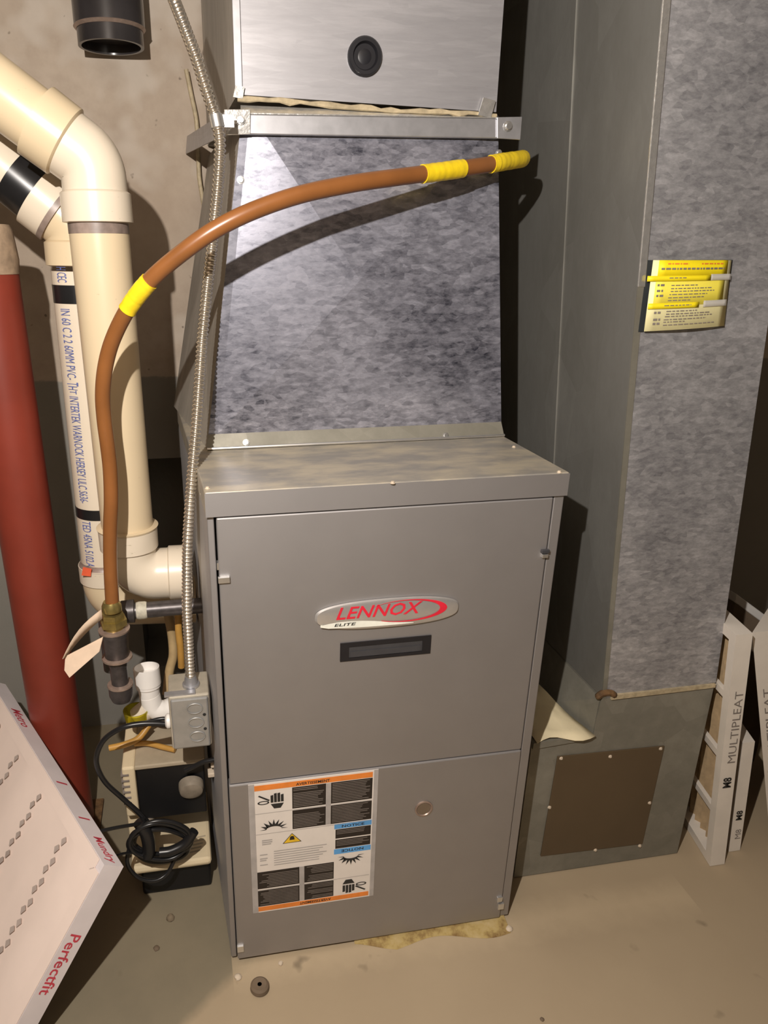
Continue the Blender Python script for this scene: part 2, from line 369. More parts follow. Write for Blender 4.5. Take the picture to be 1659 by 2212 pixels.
mb.add(o_+i_, [(k, k+1, k+42, k+41) for k in range(40)]); mb.build('brand_arc', 'logo_red', plate, fix=False)
p = at(722, 1357, Y=yq); lt = MB(); write(lt, 'ELITE', (p.x, yq-.0010, p.z+.0035), (1, 0, 0), (0, 0, 1), .044, .006, .2, .01); lt.build('series_lettering', 'black_ink', plate, fix=False)
# recessed handle
a, b = at(735, 1386, Y=-.005), at(928, 1424, Y=-.005); zt = at(830, 1381, Y=-.005).z; zb = at(830, 1420, Y=-.005).z
mb = MB(); x0, x1 = a.x, b.x
ring = [(x0, zb), (x1, zb), (x1, zt), (x0, zt)]; inn = [(x0+.018, zb+.007), (x1-.018, zb+.007), (x1-.018, zt-.010), (x0+.018, zt-.010)]
mb.add([(x, -.0065, z) for x, z in ring]+[(x, -.004, z) for x, z in ring]+[(x, -.0065, z) for x, z in inn]+[(x, -.0046, z) for x, z in inn],
       [(i, (i+1) % 4, (i+1) % 4+4, i+4) for i in range(4)]+[(i, (i+1) % 4, (i+1) % 4+8, i+8) for i in range(4)]+[(i+8, (i+1) % 4+8, (i+1) % 4+12, i+12) for i in range(4)])
hd = mb.build('handle', 'handle', fu)
mb = MB(); mb.add([(x, -.0047, z) for x, z in inn], [(0, 1, 2, 3)]); mb.box((x0+.021, -.0062, zb+.008), (x1-.021, -.0047, zb+.021)); mb.build('handle_recess', 'handle_in', hd)
# sight glass in the lower door
p = at(915, 1746, Y=-.006); sg = MB().lathe(p+Vector((0, .002, 0)), (0, -1, 0), [(0, .021), (.005, .021), (.0055, .018), (.003, .016)], 28).build('sight_glass', 'iron_rim', fu, True)
MB().lathe(p+Vector((0, .001, 0)), (0, -1, 0), [(0, .0155), (.0035, .015)], 24).build('glass_disc', 'brown_board', sg)
# --- warning sticker
la, lb = at(541, 1697, Y=-.0065), at(806, 1937, Y=-.0065)
L0, L1, LT, LB = at(541, 1830, Y=-.0065).x, at(812, 1800, Y=-.0065).x, at(675, 1679, Y=-.0065).z, at(678, 1953, Y=-.0065).z
LW, LH = L1-L0, LT-LB
def U(u, v, d=0.): return Vector((L0+u*LW, -.0072-d, LT-v*LH))
st = MB().box((L0, -.0072, LB), (L1, -.0058, LT)).build('warning_label', 'label_white', fu); st['label'] = 'white sticker with orange and blue bands and black text blocks'
def patch(name, mat, u0, v0, u1, v1, d=.0004): return MB().slab([U(u0, v1, d), U(u1, v1, d), U(u1, v0, d), U(u0, v0, d)], (0, .0003, 0)).build(name, mat, st)
patch('label_border', 'label_grey', .0, .0, .045, 1.0, .0002); patch('label_border', 'label_grey', .965, 0, 1, 1, .0002)
patch('orange_band', 'orange', .045, .012, .955, .05); patch('orange_band', 'orange', .045, .955, .955, .99)
blocks = [(.33, .055, .59, .21), (.63, .055, .955, .21), (.33, .225, .59, .365), (.63, .225, .955, .365), (.67, .415, .955, .485), (.67, .495, .955, .565), (.045, .67, .38, .805), (.42, .67, .66, .805), (.045, .82, .38, .95), (.42, .82, .66, .95)]
for b in blocks: patch('text_block', 'label_black', *b)
for x in ((.59, .055, .63, .365), (.38, .67, .42, .95)): patch('divider', 'label_grey', *x)
patch('blue_band', 'blue', .66, .372, .96, .41); patch('blue_band', 'blue', .66, .57, .96, .61)
fp = MB()
for (u0, v0, u1, v1) in blocks:
    n = max(3, int((v1-v0)/.0125)); 
    for k in range(n):
        v = v0+.008+(v1-v0-.012)*k/n
        if random.random() < .08: continue
        left = v0 < .6; e = random.uniform(.72, .96); s_ = .03
        ua, ub = (u0+s_*(u1-u0), u0+e*(u1-u0)) if left else (u1-e*(u1-u0), u1-s_*(u1-u0))
        fp.add([U(ua, v+.0045, .0007), U(ub, v+.0045, .0007), U(ub, v, .0007), U(ua, v, .0007)], [(0, 1, 2, 3)])
fp.build('fine_print', 'fine', st, fix=False)['kind'] = 'stuff'
fp = MB()
for k in range(7):
    v = .515+k*.018; fp.add([U(.18, v+.006, .0007), U(.60-.03*(k % 3)-.06*(k == 6), v+.006, .0007), U(.60-.03*(k % 3)-.06*(k == 6), v, .0007), U(.18, v, .0007)], [(0, 1, 2, 3)])
for (u, v, w_) in ((.09, .42, .08), (.09, .435, .08), (.09, .45, .07), (.07, .53, .06), (.07, .56, .06), (.07, .575, .05), (.07, .61, .06)):
    fp.add([U(u, v+.008, .0007), U(u+w_, v+.008, .0007), U(u+w_, v, .0007), U(u, v, .0007)], [(0, 1, 2, 3)])
for v in (.217, .372, .812):
    fp.add([U(.045, v+.003, .0007), U(.955, v+.003, .0007), U(.955, v, .0007), U(.045, v, .0007)], [(0, 1, 2, 3)])
fp.build('fine_print', 'label_grey', st, fix=False)['kind'] = 'stuff'
for word, u0, u1, v0, v1, fl in (('AVERTISSEMENT', .36, .62, .02, .043, 0), ('AVERTISSEMENT', .38, .64, .962, .985, 1), ('NOTICE', .72, .90, .38, .403, 0), ('NOTICE', .72, .90, .578, .602, 1)):
    mb = MB(); o = U(u1, v0, .0008) if fl else U(u0, v1, .0008); s_ = -1 if fl else 1
    write(mb, word, o, (s_, 0, 0), (0, 0, s_), (u1-u0)*LW, (v1-v0)*LH*.85, 0, .02); mb.build('label_lettering', 'black_ink', st, fix=False)
def tri(pts, name='warning_triangle', mat='tri', d=.0008): return MB().add([U(u, v, d) for u, v in pts], [tuple(range(len(pts)))]).build(name, mat, st, fix=False)
tri([(.25, .468), (.40, .468), (.325, .395)], mat='label_black', d=.0006, name='triangle_border'); tri([(.26, .464), (.39, .464), (.325, .40)])
tri([(.305, .445), (.345, .445), (.34, .42), (.325, .415), (.31, .42)], 'triangle_symbol', 'label_black', .001)
def burst(cu, cv, s_):
    pts = []
    for k in range(17):
        t = math.pi*k/16; r = (1., .5)[k % 2]; pts.append((cu-.11*r*math.cos(t), cv-s_*.075*r*math.sin(t)))
    inn = [(cu-.06*math.cos(math.pi*k/16), cv-s_*.022*math.sin(math.pi*k/16)) for k in range(17)]
    mb = MB(); P = [U(*q, .0008) for q in pts+inn]; mb.add(P, [(k, k+1, k+18, k+17) for k in range(16)]); mb.build('pictogram', 'black_ink', st, fix=False)
burst(.185, .345, 1); burst(.80, .635, -1)
def hand(cu, cv, s_):
    mb = MB()
    for k in range(4):
        u = cu-.045*s_+k*.026*s_; mb.add([U(u, cv, .0008), U(u+.021*s_, cv, .0008), U(u+.021*s_, cv-s_*(.055+.012*(k in (1, 2))), .0008), U(u, cv-s_*(.052+.012*(k in (1, 2))), .0008)], [(0, 1, 2, 3)])
    mb.add([U(cu-.045*s_, cv+s_*.01, .0008), U(cu+.055*s_, cv+s_*.01, .0008), U(cu+.03*s_, cv+s_*.045, .0008), U(cu-.02*s_, cv+s_*.045, .0008)], [(0, 1, 2, 3)])
    e = [(cu-.10*s_+.045*math.cos(t)*s_, cv-s_*.005+.014*math.sin(t)) for t in [2*math.pi*k/20 for k in range(20)]]; i2 = [(cu-.10*s_+.032*math.cos(t)*s_, cv-s_*.005+.008*math.sin(t)) for t in [2*math.pi*k/20 for k in range(20)]]
    mb.add([U(*q, .0008) for q in e+i2], [(k, (k+1) % 20, (k+1) % 20+20, k+20) for k in range(20)])
    mb.add([U(cu-.14*s_, cv-s_*.055, .0008), U(cu-.13*s_, cv-s_*.062, .0008), U(cu-.05*s_, cv-s_*.022, .0008), U(cu-.06*s_, cv-s_*.014, .0008)], [(0, 1, 2, 3)])
    mb.build('pictogram', 'black_ink', st, fix=False)
hand(.21, .145, 1); hand(.79, .875, -1)

# ================================================================ plenum above the furnace (cross-broken sheet)
YP = .303
bl, br, tr, tl = at(447, 966, Y=YP), at(1083, 940, Y=YP), at(1076, 250, Y=YP), at(523, 240, Y=YP)
bl.z = br.z = H+.0005
pl = thing('plenum', (.35, .55, H), 'spangled galvanized plenum with cross-broken front on top of the furnace', 'duct')
tlr, trr, blr, brr = Vector((.083, .97, tl.z)), Vector((.615, .97, tr.z)), Vector((FL-.01, .79, H+.0005)), Vector((W-.004, .79, H+.0005))
MB().hexa([bl+Vector((0, .004, 0)), br+Vector((0, .004, 0)), tr+Vector((0, .004, 0)), tl+Vector((0, .004, 0))], [blr, brr, trr, tlr]).build('plenum_body', 'bright_side', pl)
zf = at(760, 925, Y=YP).z
def lerp(a, b, t): return a+(b-a)*t
fb0, fb1 = lerp(bl, tl, (zf-bl.z)/(tl.z-bl.z)), lerp(br, tr, (zf-br.z)/(tr.z-br.z))
ctr = at(778, 605, Y=YP-.021)
mb = MB(); q = [fb0, fb1, tr, tl]; ins = [lerp(a, b, .03) for a, b in zip(q, [fb1, fb0, tl, tr])]
mb.add([*q, *ins, ctr, Vector(fb0)+Vector((0, .004, 0)), Vector(fb1)+Vector((0, .004, 0)), tr+Vector((0, .004, 0)), tl+Vector((0, .004, 0))],
       [(0, 4, 7, 3), (5, 1, 2, 6), (4, 5, 8), (5, 6, 8), (6, 7, 8), (7, 4, 8), (0, 3, 12, 9), (1, 10, 11, 2)])
mb.build('front_panel', 'galv', pl, fix=False)
# flared foot with rolled edge
mb = MB(); o = Vector((0, -.016, 0)); b0, b1 = Vector((bl.x, YP-.016, H+.001)), Vector((br.x, YP-.016, H+.001))
mb.hexa([b0, b1, fb1, fb0], [b0+Vector((0, .02, 0)), b1+Vector((0, .02, 0)), fb1+Vector((0, .004, 0)), fb0+Vector((0, .004, 0))]); mb.build('foot_flange', 'galv_boot', pl)
MB().tube([b0+Vector((0, 0, .003)), b1+Vector((0, 0, .003))], .003, 8).build('rolled_edge', 'steel', pl, True)
for px, py in ((532, 956), (963, 941)): screw(at(px, py, Y=YP-.013), (0, -1, .3), .006, pl)
screw(at(520, 389, Y=YP-.001), (0, -1, 0), .006, pl); screw(at(1078, 330, Y=YP-.001), (0, -1, 0), .005, pl)

# ================================================================ bright duct above
du = thing('supply_duct', (.36, .6, 1.9), 'bright sheet-metal supply duct with a round black plug, above the strap', 'duct')
d0, d1 = at(512, 205, Y=YP), at(1070, 243, Y=YP); YD = YP-.004
mb = MB(); top = 2.44
mb.hexa([(d0.x, YD, d0.z), (d1.x, YD, d1.z), (d1.x-.008, YD, top), (d0.x, YD, top)], [(.083, .985, d0.z), (.61, .985, d1.z), (.61, .985, top), (.083, .985, top)])
mb.mi = [0, 1, 1, 1, 1, 1]; mb.build('duct_body', ['bright_duct', 'bright_side'], du)
MB().box((d0.x-.004, YD-.004, d0.z+.004), (d0.x+.010, YD+.001, top)).build('corner_seam', 'strap', du, bevel=.001)
pts = [lerp(d0, d1, t)+Vector((0, -.006, -.008+.004*math.sin(9*t)*random.random())) for t in [k/26 for k in range(27)]]
MB().tube(pts, [random.uniform(.003, .0065) for _ in pts], 8).build('sealant_bead', 'sealant', du, True)
for px, py, s_ in ((1052, 232, .017), (516, 198, .011)):
    c = at(px, py, Y=YD-.008); MB().slab([c+Vector((-s_, 0, -s_*.8)), c+Vector((s_*.6, 0, -s_)), c+Vector((s_, 0, s_*.7)), c+Vector((-s_*.5, 0, s_))], (0, .004, 0)).build('foil_tape', 'foil', du)
c = at(787, 123, Y=YD)
pg = MB().lathe(c+Vector((0, .004, 0)), (0, -1, 0), [(0, .033), (.010, .033), (.014, .030), (.014, .024), (.007, .021), (.007, .005)], 36).build('rubber_plug', 'handle', du, True); pg['label'] = 'round black rubber plug'
MB().lathe(c, (0, -1, 0), [(0, .014), (.003, .013), (.004, .009)], 24).build('plug_button', 'handle', pg, True)

# ================================================================ sheet-metal strap round the joint
sb = thing('hanger_strap', (.36, .28, 1.83), 'bright sheet-metal hanger strap across the duct with an end tab each side', 'bracket')
Yb = YP-.018
a0, a1, b1, b0 = at(520, 246, Y=Yb), at(1078, 256, Y=Yb), at(1078, 299, Y=Yb), at(520, 290, Y=Yb)
MB().slab([b0, b1, a1, a0], (0, .012, 0)).build('front_bar', 'strap', sb, bevel=.002)
f0, f1 = at(520, 226, Y=YP-.005), at(1060, 250, Y=YP-.005)
MB().hexa([a0+Vector((0, 0, .0)), a1, a1+Vector((0, 0, .002)), a0+Vector((0, 0, .002))], [Vector((f0.x, YP, f0.z-.002)), Vector((f1.x, YP, f1.z-.006)), Vector((f1.x, YP, f1.z)), f0+Vector((0, .005, 0))]).build('top_lip', 'foil', sb)
t0, t1, t2, t3 = at(1074, 253, Y=Yb-.004), at(1128, 252, Y=Yb-.004), at(1124, 302, Y=Yb-.004), at(1074, 299, Y=Yb-.004)
MB().slab([t3, t2, t1, t0], (0, .004, 0)).build('end_tab', 'strap', sb, bevel=.001)
screw(at(1097, 273, Y=Yb-.004), (0, -1, 0), .008, sb, name='bolt', h=.008)
t0, t1, t2, t3 = at(484, 236, Y=Yb-.006), at(541, 236, Y=Yb-.006), at(541, 290, Y=Yb-.002), at(488, 292, Y=Yb-.002)
MB().slab([t3, t2, t1, t0], (0, .004, 0)).build('end_tab', 'foil', sb, bevel=.001)
for px, py in ((508, 263), (521, 260)): screw(at(px, py, Y=Yb-.006), (0, -1, 0), .006, sb, name='bolt', h=.006)
ys = YW-.012; s0, s1, s2, s3 = at(484, 243, Y=Yb), at(488, 290, Y=Yb), at(401, 332, Y=ys), at(404, 294, Y=ys)
MB().slab([s1, s0, s3, s2], (.003, 0, 0)).build('side_arm', 'strap', sb)

# ================================================================ return duct and boot on the right
YR = .112
rd = thing('return_duct', (1.08, .5, 1.4), 'tall galvanized return duct with yellow paper tag, right of furnace', 'duct')
e0, e1, r0, r1 = at(1300, 1512, Y=YR), at(1431, 0, Y=YR), at(1546, 1477, Y=YR), at(1659, 700, Y=YR)
ZT = 2.44; sl = (e1.x-e0.x)/(e1.z-e0.z); sr = (r1.x-r0.x)/(r1.z-r0.z)
zb0 = .555
F4 = [Vector((e0.x, YR, zb0)), Vector((r0.x, YR, zb0+.01)), Vector((r0.x+sr*(ZT-zb0), YR, ZT)), Vector((e0.x+sl*(ZT-zb0), YR, ZT))]
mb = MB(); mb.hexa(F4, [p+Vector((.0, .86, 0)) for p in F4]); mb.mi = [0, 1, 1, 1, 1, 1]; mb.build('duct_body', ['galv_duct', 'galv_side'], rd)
c0, c1 = at(1372, 620, Y=YR), F4[3]
zz = c0.z; x_at = lambda z: e0.x+sl*(z-zb0)
MB().slab([(x_at(zz)-.002, YR-.004, zz), (x_at(zz)+.014, YR-.004, zz), (x_at(ZT)+.014, YR-.004, ZT), (x_at(ZT)-.002, YR-.004, ZT)], (0, .005, 0)).build('corner_seam', 'foil', rd, bevel=.0015)
MB().slab([(x_at(zb0)-.001, YR-.002, zb0), (x_at(zb0)+.010, YR-.002, zb0), (x_at(zz)+.013, YR-.002, zz), (x_at(zz)-.001, YR-.002, zz)], (0, .003, 0)).build('corner_seam', 'galv_boot', rd)
# standing seams on the side facing the furnace
for yy in (.40,):
    MB().slab([(x_at(.6)-.003, yy, .6), (x_at(.6)-.003, yy+.02, .6), (x_at(ZT)-.003, yy+.02, ZT), (x_at(ZT)-.003, yy, ZT)], (.004, 0, 0)).build('side_seam', 'galv_side', rd)
bo = thing('return_boot', (1.0, .4, 0), 'dusty sheet-metal floor boot with a brown access panel, under the return duct', 'duct')
BX0, BX1 = .769, 1.258
ZL = .446
fr = [Vector((BX0, YR, .004)), Vector((BX1, YR, .004)), Vector((1.249, YR, zb0-.001)), Vector((.940, YR, zb0-.001)), Vector((.934, YR, ZL)), Vector((BX0, YR, ZL))]
mb = MB(); mb.hexa(fr, [p+Vector((0, .84, .004 if p.z < .1 else 0)) for p in fr]); mb.build('boot_body', 'galv_boot', bo)
# sloping shoulder between the low ledge and the duct, and the collar to the furnace
MB().add([(.934, YR+.004, ZL), (.934, .9, ZL), (.938, .9, zb0-.002), (.938, YR+.004, zb0-.002), (.86, .9, ZL), (.90, YR+.15, ZL)], [(5, 3, 2, 4), (5, 0, 3), (5, 4, 1, 0), (4, 2, 1), (0, 1, 2, 3)]).build('sloped_shoulder', 'galv_boot', bo)
MB().box((W+.001, YR+.03, .06), (BX0+.01, .75, ZL-.01)).build('collar', 'rust', bo)
a, b, c, d = at(1168, 1850, Y=YR-.004), at(1388, 1823, Y=YR-.004), at(1436, 1612, Y=YR-.004), at(1205, 1635, Y=YR-.004)
ap = MB().slab([a, b, c, d], (0, .004, 0)).build('access_panel', 'access', bo, bevel=.001); ap['label'] = 'brown access panel held by small screws'
for px, py in ((1212, 1638), (1318, 1634), (1427, 1617), (1187, 1744), (1403, 1734), (1286, 1836), (1382, 1827)): screw(at(px, py, Y=YR-.004), (0, -1, 0), .004, ap, 'foam')
a, b = at(1322, 1507, Y=YR-.006), at(1546, 1481, Y=YR-.006)
MB().slab([a+Vector((0, 0, -.007)), b+Vector((0, 0, -.006)), b+Vector((0, 0, .004)), a+Vector((0, 0, .006))], (0, .006, 0)).build('drive_cleat', 'sealant', bo)
MB().tube(spline([at(1288, 1508, Y=YR-.002), at(1300, 1498, Y=YR-.003), at(1318, 1496, Y=YR-.003), at(1330, 1504, Y=YR-.002)], 4), [.004]+[.008]*11+[.003], 8).build('rust_blot', 'rust', bo, True)
a, b = at(1152, 1612, Y=YR-.006), at(1276, 1592, Y=YR-.006)
MB().slab([a+Vector((0, 0, -.010)), b+Vector((0, 0, -.008)), b+Vector((0, 0, .006)), a+Vector((0, 0, .008))], (0, .006, 0)).build('ledge_flange', 'galv_boot', bo)
# torn paper on the ledge
def sheet(name, rows, mat, parent=None, thick=.0012):
    nr, nc = len(rows), len(rows[0]); vs = [Vector(p) for r in rows for p in r]; mb = MB()
    fs = [(i*nc+j, i*nc+j+1, (i+1)*nc+j+1, (i+1)*nc+j) for i in range(nr-1) for j in range(nc-1)]
    mb.add(vs, fs); o = mb.build(name, mat, parent, True, fix=False)
    s_ = o.modifiers.new('thick', 'SOLIDIFY'); s_.thickness = thick; s_.offset = 0; return o
rows = []
for i in range(7):
    t = i/6; yb = YR-.012+t*.20; row = []
    for j in range(9):
        u = j/8; x1 = .93-.055*t; x = BX0+.008+(x1-BX0-.008)*u
        z = ZL+.006+.010*t*math.sin(u*2.6)+.012*math.sin(u*5+t*3)**2*(.3+t)+(.012*u*u*t)
        row.append((x, yb+.012*math.sin(u*6.)*(1-t), z))
    rows.append(row)
tag(sheet('torn_paper', rows, 'paper'), 'yellowed torn paper sheet lying on the low ledge of the boot', 'paper')
rows = [[(.785+.075*u+.01*t, YR+.20+t*.15+.05*u, ZL+.026+.05*t*(1-u)+.012*math.sin(7*u+2*t)) for u in [k/6 for k in range(7)]] for t in [k/5 for k in range(6)]]
tag(sheet('torn_paper', rows, 'tag_paper'), 'crumpled tan scrap of paper behind the yellowed sheet on the boot', 'paper')
# yellow tag
YT = YR-.010
a, b, c, d = at(1411, 562, Y=YT), at(1580, 562, Y=YT), at(1564, 704, Y=YT), at(1391, 716, Y=YT)
tg = thing('instruction_tag', ((a.x+b.x)/2, YT, a.z), 'yellow printed instruction card in dark sleeve on the return duct', 'card')
def Q(u, v, e=0.): return lerp(lerp(a, b, u), lerp(d, c, u), v)+Vector((0, -e, 0))
def bow(u): return .008*math.sin(math.pi*u)
MB().slab([Q(-.04, 1.01, -.007), Q(1.03, 1.015, -.007), Q(1.05, -.005, -.007), Q(-.04, .0, -.007)], (0, .002, 0)).build('sleeve', 'dark_sleeve', tg)
def band(name, mat, u0, v0, u1, v1, e, n=10):
    rows = [[Q(u0+(u1-u0)*k/n, v, e+bow(u0+(u1-u0)*k/n)) for k in range(n+1)] for v in (v1, v0)]; return sheet(name, rows, mat, tg, .0006)
band('card_body', 'tag_pale', 0, 0, 1, 1, 0); band('printed_panel', 'tag_hot', .07, 0, .95, .23, .0008); band('printed_panel', 'tag_yellow', .06, .23, .93, .64, .0008)
s1 = band('strap', 'tag_hot', -.05, .215, .72, .29, .003); s2 = band('strap', 'clear_plastic', .72, .20, 1.0, .29, .003); s3 = band('strap', 'tag_hot', .0, .60, .60, .68, .003); s4 = band('strap', 'clear_plastic', .66, .585, .98, .68, .003)
fp = MB()
def tl_(u0, u1, v, h, e=.0022):
    u = u0
    while u < u1:
        l = min(random.uniform(.018, .06), u1-u); q = [Q(u, v+h, e+bow(u)), Q(u+l, v+h, e+bow(u+l)), Q(u+l, v, e+bow(u+l)), Q(u, v, e+bow(u))]; fp.add(q, [(0, 1, 2, 3)]); u += l+.012
tl_(.10, .90, .105, .026)
for v, u0, u1 in ((.24, .2, .4), (.345, .24, .56), (.39, .24, .75), (.43, .24, .80), (.475, .23, .70), (.52, .22, .66), (.56, .22, .5), (.63, .18, .5), (.715, .22, .6), (.755, .22, .76), (.79, .21, .8), (.835, .2, .72), (.87, .2, .45), (.915, .2, .85)): tl_(u0, u1, v, .013, .0038 if v in (.24, .63) else .0018)
for v in (.33, .41, .48, .72, .82, .88): tl_(.08, .16, v, .03, .0018)
fp.build('fine_print', 'fine', tg, fix=False)['kind'] = 'stuff'
fp = MB(); tl_(.17, .42, .04, .018, .0018); tl_(.58, .88, .04, .018, .0018); fp.build('fine_print', 'orange', tg, fix=False)['kind'] = 'stuff'

# ================================================================ cream vent pipe (front) and intake pipe (behind)
DN = Vector((0, 0, -1))
def dist(p): return (Vector(p)-CAM).dot(_f)
YV = .36; R1 = .0585
J1 = at(200, 352, Y=YV); D1 = at(-120, 112, Y=YV); E1 = Vector((at(296, 1235, Y=YV).x-.012, YV, .868))
J1.x = J1.x; vd = (E1-J1).normalized(); dd = (D1-J1).normalized()
vp = thing('vent_pipe', (-.17, YV, .86), 'cream plastic vent pipe with slanted top run, nearest the furnace side', 'pipe')
MB().cyl(J1+dd*.085, J1+dd*.95, R1, seg=40).build('slanted_pipe', 'pvc', vp, True)
el = MB().tube(arc(J1+dd*.062, J1, J1+vd*.062, .055, 8), R1*1.06, 40).build('elbow', 'pvc_white', vp, True)
MB().lathe(J1+dd*.055, dd, [(0, R1*1.06), (.004, R1*1.16), (.062, R1*1.17), (.064, R1)], 40).build('elbow_hub', 'pvc', el, True)
MB().lathe(J1+vd*.050, vd, [(0, R1*1.06), (.004, R1*1.16), (.056, R1*1.17), (.058, R1)], 40).build('elbow_hub', 'pvc_white', el, True)
MB().lathe(J1+vd*.107, vd, [(0, R1*1.012), (.020, R1*1.012)], 40).build('primer_ring', 'primer', vp, True)
MB().cyl(J1+vd*.10, E1-vd*.075, R1, seg=40).build('upright_pipe', 'pvc', vp, True)
ax = Vector((1, 0, -.02)).normalized()
e2 = MB().tube(arc(E1-vd*.085, E1, E1+ax*.10, .062, 12), R1*1.04, 40).build('elbow', 'pvc_white', vp, True)
MB().lathe(E1-vd*.070, -vd, [(0, R1*1.05), (.003, R1*1.14), (.05, R1*1.15), (.052, R1*1.12), (.050, R1)], 40).build('elbow_hub', 'pvc_white', e2, True)
MB().lathe(E1+ax*.085, ax, [(0, R1*1.04), (.003, R1*1.12), (.055, R1*1.12), (.057, R1*.9)], 40).build('elbow_hub', 'pvc_white', e2, True)
MB().lathe(E1-vd*.121, -vd, [(0, R1*1.17), (.004, R1*1.2), (.006, R1*1.02)], 40).build('hub_lip', 'pvc', e2, True)

YI = .50; R2 = .060
ip = thing('intake_pipe', (-.26, YI, .72), 'off-white plastic intake pipe with blue print and black tape bands', 'pipe')
J2 = at(163, 490, Y=YI); E2 = Vector((at(234, 1275, Y=YI).x, YI, .735)); D2 = J2+dd*.9
vd2 = (E2-J2).normalized()
d2 = (at(-60, 306, Y=YI)-J2).normalized()
MB().cyl(J2+d2*.07, J2+d2*.95, R2, seg=40).build('slanted_pipe', 'pvc_white', ip, True)
el = MB().tube(arc(J2+d2*.062, J2, J2+vd2*.05, .05, 8), R2*1.05, 40).build('elbow', 'pvc', ip, True)
MB().lathe(J2+d2*.046, d2, [(0, R2*1.05), (.004, R2*1.14), (.050, R2*1.15), (.052, R2)], 40).build('elbow_hub', 'pvc_white', el, True)
MB().lathe(J2+d2*.038, d2, [(0, R2*1.155), (.012, R2*1.155)], 40).build('primer_ring', 'primer', el, True)
MB().lathe(J2+vd2*.028, vd2, [(0, R2*1.05), (.004, R2*1.14), (.05, R2*1.15), (.052, R2)], 40).build('elbow_hub', 'pvc', el, True)
def on2(py): return at(178+(py-560)*.0773, py, Y=YI)
def tape(p, dr, L_, r): MB().lathe(Vector(p)-Vector(dr)*L_/2, dr, [(0, r*1.015), (L_, r*1.015)], 40).build('tape_band', 'black_tape', ip, True)
tape(J2+d2*.124, d2, .055, R2)
MB().cyl(J2+vd2*.09, E2-vd2*.07, R2, seg=40).build('upright_pipe', 'pvc_white', ip, True)
def vz(z): return J2+vd2*((z-J2.z)/vd2.z)
tape(vz(at(178, 634, Y=YI).z), vd2, .038, R2); tape(vz(at(195, 1098, Y=YI).z), vd2, .026, R2)
mid = Vector((-.52, -.85, 0))
def pipe_word(word, p0, ax_, mid_, hei, lng): mb = MB(); write_on_pipe(mb, word, p0, ax_, R2, mid_, hei, lng); mb.build('pipe_print', 'blue_ink', ip, fix=False)
for word, y0, y1 in (('BH CEC', 570, 608), ('IN 60 C 2 2 60MM PVC-', 664, 812), ('INTERTEK WARNOCK HERSEY ULC S636-', 848, 1072), ('TED 45NA 5102.A FS', 1112, 1222)):
    p0, p1 = vz(at(178, y0, Y=YI).z), vz(at(200, y1, Y=YI).z); pipe_word(word, p0, vd2, mid, .024, (p1-p0).length)
p0 = vz(at(178, 818, Y=YI).z)
for k in range(3): pipe_word('TH'[k % 2], p0+vd2*(.009*k), vd2, mid, .03-.006*k, .008)
pipe_word('CLASS', J2+d2*.275, -d2, (.10, -1, .45), .026, .085)
e3 = MB().tube(arc(E2-vd2*.08, E2, Vector((-.03, YI, .722)), .065, 12), R2*1.04, 40).build('elbow', 'pvc', ip, True)
MB().lathe(E2-vd2*.065, -vd2, [(0, R2*1.05), (.003, R2*1.13), (.045, R2*1.14), (.047, R2)], 40).build('elbow_hub', 'pvc_white', e3, True)
MB().lathe(E2-vd2*.108, -vd2, [(0, R2*1.145), (.008, R2*1.03), (.014, R2*1.02)], 40).build('primer_ring', 'primer', e3, True)
p = at(186, 1235, Y=YI-.064); MB().slab([p+Vector((-.012, 0, -.009)), p+Vector((.010, -.004, -.012)), p+Vector((.014, -.004, .007)), p+Vector((-.006, 0, .012))], (0, .004, 0)).build('red_tape', 'orange_tape', e3)

# black stub pipe coming down from above, by the wall
st_ = thing('stub_pipe', (-.15, .88, 2.06), 'black stub drain pipe with open lower end, high on the wall', 'pipe')
ys = .88; a, b = at(232, 0, Y=ys), at(236, 102, Y=ys); r = .079; sd = Vector((0, 0, 1)); c = Vector((a.x, ys, b.z))
MB().lathe(c+sd*.035, sd, [(0, r), (.004, r*1.07), (2.44-c.z-.036, r*1.07)], 40).build('hub', 'stub', st_, True)
MB().lathe(c, sd, [(.02, r*.86), (.0, r*.90), (0, r), (.05, r)], 40).build('pipe_end', 'stub', st_, True)
MB().lathe(c+sd*.033, sd, [(0, r*1.02), (.006, r*1.09), (.012, r*1.02)], 40).build('worn_rim', 'iron_rim', st_, True)

# red steel column
YC = .52; a, b = at(10, 1235, Y=YC), at(132, 1235, Y=YC); rc = (b.x-a.x)/2*.97; ccx = (a.x+b.x)/2
co = thing('steel_column', (ccx, YC, 0), 'round red-painted steel column at the left, behind the big filter', 'column')
zt = at(10, 592, Y=YC).z
MB().lathe((ccx, YC, .012), (0, 0, 1), [(0, rc), (zt-.012, rc)], 40).build('shaft', 'red_paint', co, True)
MB().box((ccx-.085, YC-.085, .0), (ccx+.085, YC+.085, .013)).build('base_plate', 'rust', co)
MB().lathe((ccx, YC, zt), (0, 0, 1), [(0, rc*1.02), (.03, rc*1.06), (.09, rc*.98), (.10, rc*.9)], 40).build('mortar_cap', 'cap_rust', co, True)

